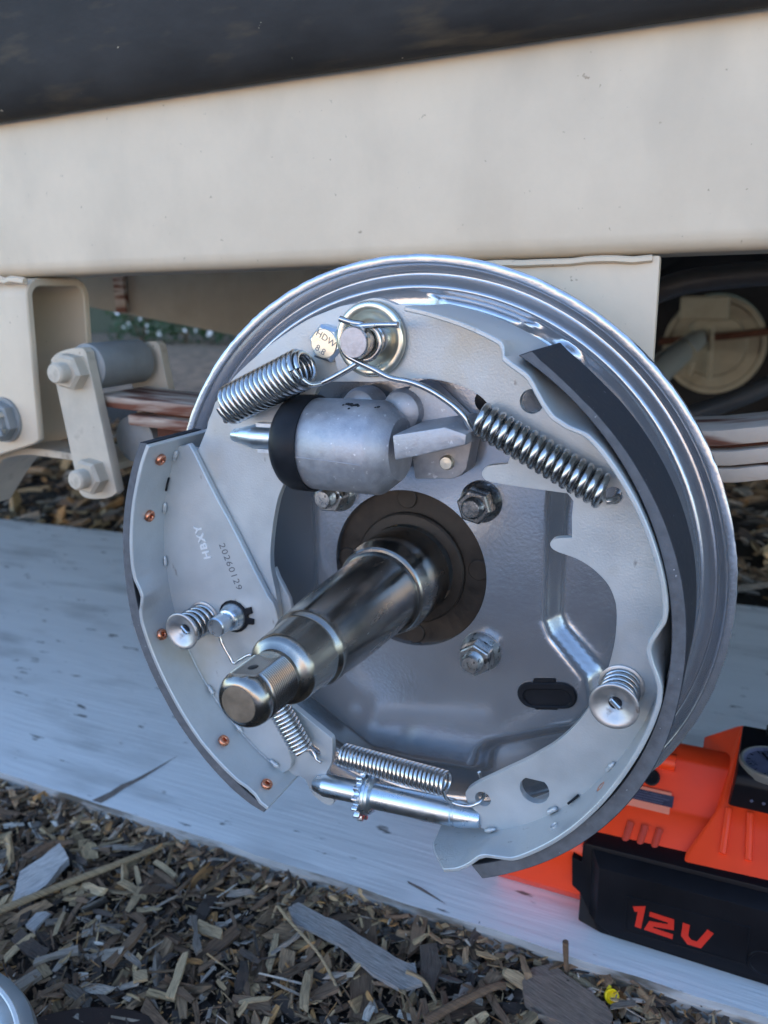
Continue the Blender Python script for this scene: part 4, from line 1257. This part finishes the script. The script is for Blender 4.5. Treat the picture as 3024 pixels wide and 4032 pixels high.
# ------------------------------------------------------------------ wood chips of the mulch
TONES = [(0.44, 0.29, 0.15), (0.29, 0.235, 0.185), (0.18, 0.105, 0.06), (0.06, 0.042, 0.032), (0.25, 0.155, 0.085), (0.46, 0.39, 0.32), (0.40, 0.20, 0.07)]
def chip_mesh(l, w, t, rnd, nseg=2):
    """irregular splinter along X: cross sections of four corners, ragged ends"""
    secs = []
    for i in range(nseg + 1):
        u = i / nseg
        k = 1.0 if 0 < i < nseg else rnd.uniform(.6, 1.0)
        cy, cz = rnd.uniform(-.12, .12) * w, rnd.uniform(-.3, .3) * t
        x = (u - .5) * l
        secs.append([(x + rnd.uniform(-.06, .06) * l + (rnd.uniform(-.5, .5) * w * sy if i in (0, nseg) else 0), cy + sy * w * .5 * k * rnd.uniform(.75, 1.1), cz + sz * t * .5 * rnd.uniform(.6, 1.1)) for sy, sz in ((-1, -1), (1, -1), (1, 1), (-1, 1))])
    vs = [q for s_ in secs for q in s_]
    fs = []
    for i in range(nseg):
        a = i * 4
        for k in range(4):
            k2 = (k + 1) % 4
            fs.append((a + k, a + k2, a + 4 + k2, a + 4 + k))
    fs += [(3, 2, 1, 0), tuple(nseg * 4 + k for k in range(4))]
    return vs, fs

def add_uv(me, uvs):
    ul = me.uv_layers.new(name='UVMap')
    for lp in me.loops:
        ul.data[lp.index].uv = uvs[lp.vertex_index]

def chip_mass(name, n, region, lrange, seed, zb, zr, slim=(.14, .5)):
    rnd = random.Random(seed)
    V, F, UV, T = [], [], [], []
    done = 0
    while done < n:
        x, y = region(rnd)
        l = rnd.uniform(*lrange) * (rnd.random() ** 1.5 * 1.4 + .45)
        w = l * rnd.uniform(*slim)
        t = max(.35, w * rnd.uniform(.15, .45))
        vs, fs = chip_mesh(l, w, t, rnd)
        R = Matrix.Rotation(rnd.uniform(0, 6.283), 3, 'Z') @ Matrix.Rotation(rnd.gauss(0, .28), 3, 'Y') @ Matrix.Rotation(rnd.gauss(0, .5), 3, 'X')
        c = Vector((x, y, zb + rnd.random() * zr))
        b = len(V)
        r0 = rnd.random() * 50
        for q in vs:
            V.append((R @ Vector(q) + c) * S)
            UV.append((q[0] * .05 + r0, q[1] * .05 + q[2] * .05 + r0))
        tone = rnd.choices(TONES, (4.5, 2.6, 6.5, 4.5, 7, 2, 1.8))[0]
        k = rnd.uniform(.6, 1.5)
        tone = (tone[0] * k, tone[1] * k, tone[2] * k, 1)
        for f in fs: F.append([i + b for i in f])
        T += [tone] * len(vs)
        done += 1
    me = bpy.data.meshes.new(name)
    me.from_pydata(V, [], F)
    add_uv(me, UV)
    ca = me.color_attributes.new('tone', 'FLOAT_COLOR', 'POINT')
    ca.data.foreach_set('color', [c for t in T for c in t])
    me.materials.append(M['chips'])
    o = bpy.data.objects.new(name, me)
    COL.objects.link(o)
    tag(o, 'mixed small wood chips and splinters of the mulch', 'mulch', kind='stuff')
    return o
def reg_front(r):
    while True:
        x, y = r.uniform(-520, 260), r.uniform(-210, 56)
        if y < 52: return x, y
def reg_edge(r):
    return r.uniform(-520, 260), 51.5 - r.random() ** 1.6 * 16
def reg_back(r):
    return r.uniform(-1700, 500), 560 + r.random() ** 1.3 * 1000
chip_mass('wood_chips', 5200, reg_front, (5, 12), 3, -257.5, 6, (.2, .6))
chip_mass('wood_chips', 650, reg_front, (10, 20), 12, -254.5, 5, (.2, .5))
chip_mass('wood_chips', 15000, reg_front, (1.2, 5.0), 4, -256, 6)
chip_mass('wood_chips', 2200, reg_front, (6, 16), 8, -255, 7, (.03, .1))
chip_mass('wood_chips', 2600, reg_edge, (2, 9), 9, -256, 13)
chip_mass('wood_chips', 5200, reg_back, (14, 40), 5, -258, 12)

# individually laid larger chips
protos = {}
rp_ = random.Random(11)
for k in CHIP_TINT:
    protos[k] = []
    for j in range(7):
        l = rp_.uniform(13, 26)
        w = l * rp_.uniform(.16, .42)
        vs, fs = chip_mesh(l, w, max(1.2, w * rp_.uniform(.2, .45)), rp_, 3)
        me = bpy.data.meshes.new('wood_chip')
        me.from_pydata([Vector(q) * S for q in vs], [], fs)
        r0 = rp_.random() * 9
        add_uv(me, [(q[0] * .05 + r0, q[1] * .09 + q[2] * .09 + r0) for q in vs])
        me.materials.append(M['chip_' + k])
        protos[k].append(me)
CL = {'tan': ('pale tan wood chip lying in the mulch before the board', 'pale tan wood chips'),
      'grey': ('weathered grey wood chip lying in the mulch before the board', 'weathered grey wood chips'),
      'brown': ('mid brown wood chip lying in the mulch before the board', 'mid brown wood chips'),
      'dark': ('blackish wet wood chip lying in the mulch before the board', 'blackish wood chips')}
rc = random.Random(21)
for i in range(250):
    k = rc.choices(list(CHIP_TINT), (6, 4, 7, 4))[0]
    o = bpy.data.objects.new('wood_chip', rc.choice(protos[k]))
    while True:
        x, y = rc.uniform(-330, 200), rc.uniform(-130, 50)
        if math.hypot(x + 184, y + 188) > 84 and math.hypot(x + 121, y + 152) > 92: break
    sc_ = rc.uniform(.55, 1.1) * (1.25 if x > -120 else .9)
    COL.objects.link(o)
    o.location = Vector((x, y, -251 + rc.random() * 3.5)) * S
    o.rotation_euler = (rc.gauss(0, .4), rc.gauss(0, .18), rc.uniform(0, 6.28))
    o.scale = (sc_, sc_, sc_)
    tag(o, CL[k][0], 'wood chip', CL[k][1])

def slab(name, P, z, th, m, lab, tilt=(0, 0), grain=None, cat='wood chip'):
    """a large single piece with a traced outline, broken surface relief"""
    bm = bmesh.new()
    P2 = []
    rnd = random.Random(len(lab))
    n = len(P)
    for i in range(n):
        a, b = Vector((*P[i], 0)), Vector((*P[(i + 1) % n], 0))
        k = max(1, int((b - a).length / 7))
        for j in range(k):
            q = a.lerp(b, j / k)
            P2.append((q.x + rnd.uniform(-.7, .7), q.y + rnd.uniform(-.7, .7)))
    cx, cy = sum(q[0] for q in P2) / len(P2), sum(q[1] for q in P2) / len(P2)
    top = [bm.verts.new((x, y, 0)) for x, y in P2]
    es = [bm.edges.new((top[i], top[(i + 1) % len(top)])) for i in range(len(top))]
    bmesh.ops.triangle_fill(bm, use_beauty=True, use_dissolve=False, edges=es, normal=(0, 0, 1))
    bmesh.ops.subdivide_edges(bm, edges=bm.edges[:], cuts=1, use_grid_fill=True)
    ret = bmesh.ops.extrude_face_region(bm, geom=bm.faces[:])
    up_ = [v for v in ret['geom'] if isinstance(v, bmesh.types.BMVert)]
    ids = set(v.index for v in up_)
    for v in up_: v.co.z += th
    g_ = Vector((*(grain or (1, 0)), 0)).normalized()
    for v in bm.verts:
        q = v.co.copy()
        al, ac = q.dot(g_), q.dot(Vector((-g_.y, g_.x, 0)))
        if q.z > th * .5: v.co.z += .9 * noise.noise(Vector((al * .04, ac * .4, 2)))
        v.co.z += z + (q.x - cx) * tilt[0] + (q.y - cy) * tilt[1]
    bmesh.ops.recalc_face_normals(bm, faces=bm.faces)
    me = bpy.data.meshes.new(name)
    c = Vector((cx, cy, z))
    uvs = []
    for v in bm.verts:
        v.co = (v.co - c) * S
        q = v.co / S
        uvs.append((q.dot(g_) * .04, q.dot(Vector((-g_.y, g_.x, 0))) * .09 + q.z * .1))
    bm.to_mesh(me)
    bm.free()
    add_uv(me, uvs)
    me.materials.append(M[m])
    o = bpy.data.objects.new(name, me)
    COL.objects.link(o)
    o.location = c * S
    tag(o, lab, cat)
    return o
slab('wood_slab', [(-95, 24), (-91, 30), (-78, 28), (-62, 26), (-35, 21), (-11, 16), (-7, 17), (-2, 11), (2, 7), (-7, -1), (-27, 3), (-54, 13), (-86, 16)], -247, 2.2, 'slab_grey', 'long weathered grey slab of bark lying across the mulch', (0, .1), (1, -.2))
slab('wood_chunk', [(-62, 53), (-50, 57), (-36, 29), (-25, 1), (-17, -21), (-28, -23), (-40, 2), (-50, 30)], -253, 3, 'chip_brown', 'wide dark plank piece under the long grey slab', (0, .03), (.45, -1))
slab('wood_splinter', [(-18, 60), (-13, 53), (-10, 34), (-15, 25), (-20, 46)], -248, 3, 'chip_brown', 'pointed brown splinter standing against the board edge', (0, .25), (.2, -1))
slab('wood_block', [(52, 31), (55, 41), (65, 47), (81, 41), (96, 34), (102, 28), (101, 17), (84, 13), (68, 15), (56, 22)], -251, 6, 'slab_brown', 'thick grey brown wood block left of the yellow cap', (0, .1), (1, -.35))
slab('wood_chunk', [(-10, 31), (-1, 36), (7, 23), (9, 6), (-1, 10)], -251, 5, 'chip_dark', 'dark upright chunk right of the long grey slab', (0, .1), (.3, -1))
slab('wood_chip', [(-153, -51), (-146, -47), (-141, -52), (-148, -56)], -248, 2, 'chip_tan', 'small square tan wood chip', (0, 0), (1, 0))
slab('wood_chip', [(-136, -28), (-133, -27), (-127, -39), (-120, -56), (-125, -56), (-129, -45), (-133, -36)], -248, 1.6, 'chip_tan', 'curved yellowish tan wood chip beside the square one', (0, 0), (.4, -1))
slab('wood_chip', [(-149, -4), (-145, -2), (-136, -13), (-126, -22), (-128, -26), (-135, -21), (-139, -13)], -248, 2, 'chip_grey', 'crooked grey wood strip above the curved tan chip', (0, 0), (.6, -.7))
slab('wood_chip', [(-212, -67), (-197, -49), (-192, -53), (-205, -63), (-210, -70)], -249, 2.4, 'chip_grey', 'flat grey stick lying above the silver drum', (0, 0), (.7, .7))
slab('wood_chip', [(-171, -53), (-171, -45), (-173, -20), (-169, -20), (-166, -36), (-166, -53)], -248, 3, 'chip_brown', 'brown stub with pale broken end', (0, 0), (0, 1))
slab('wood_chip', [(-210, -85), (-205, -72), (-199, -74), (-202, -87)], -249, 3, 'chip_grey', 'short grey board piece touching the silver drum', (0, 0), (.3, 1))
slab('wood_chip', [(-240, -50), (-241, -39), (-234, -35), (-231, -51)], -250, 2.4, 'slab_grey', 'blue grey flat flake under the long twig', (0, 0), (0, 1))
slab('bark_piece', [(-266, -37), (-280, -17), (-275, 12), (-258, 4), (-255, -20), (-258, -39)], -251, 5, 'slab_grey', 'crumbly pale bark piece beside the long twig', (0, .1), (.2, 1))
def twig(P, r, m, lab):
    P = catmull(P, 6)
    g = G().tube(P, r, 8, rr=[r * (1 + .12 * noise.noise(Vector(q) * .2)) * (1 - .25 * i / len(P)) for i, q in enumerate(P)])
    o = g.obj('twig', m)
    uvs = [(v.co.x * 30, v.co.y * 90 + v.co.z * 60) for v in o.data.vertices]
    add_uv(o.data, uvs)
    tag(o, lab, 'twig')
twig([(-290, -92, -246), (-262, -50, -245), (-245, -21, -245), (-226, 9, -245), (-208, 43, -247), (-197, 57, -250)], 2.5, 'chip_tan', 'long pale twig crossing the mulch at left')
twig([(54, 49, -248), (74, 48, -248), (94, 44, -249), (112, 43, -250), (133, 42, -252)], 2.2, 'chip_tan', 'pale twig running under the yellow cap along the board')
twig([(-102, 23, -244), (-88, 15, -244), (-60, 1, -245), (-37, -16, -248)], 1.1, 'chip_tan', 'thin bent tan twig beside the grey slab')
twig([(-9, 10, -244.5), (2, 9, -245.5), (13, 1, -249)], 1.2, 'chip_tan', 'tan splinter at the end of the grey slab')
twig([(71.7, 46.5, -225), (72.2, 47, -236), (73.2, 47, -248)], 1.7, 'chip_brown', 'short stick leaning on the board above the yellow cap')
twig([(12, -12, -248), (22, 2, -247), (38, 22, -247), (43, 27, -249)], 2.6, 'chip_brown', 'brown stick left of the thick wood block')
print('objects', len(bpy.data.objects))
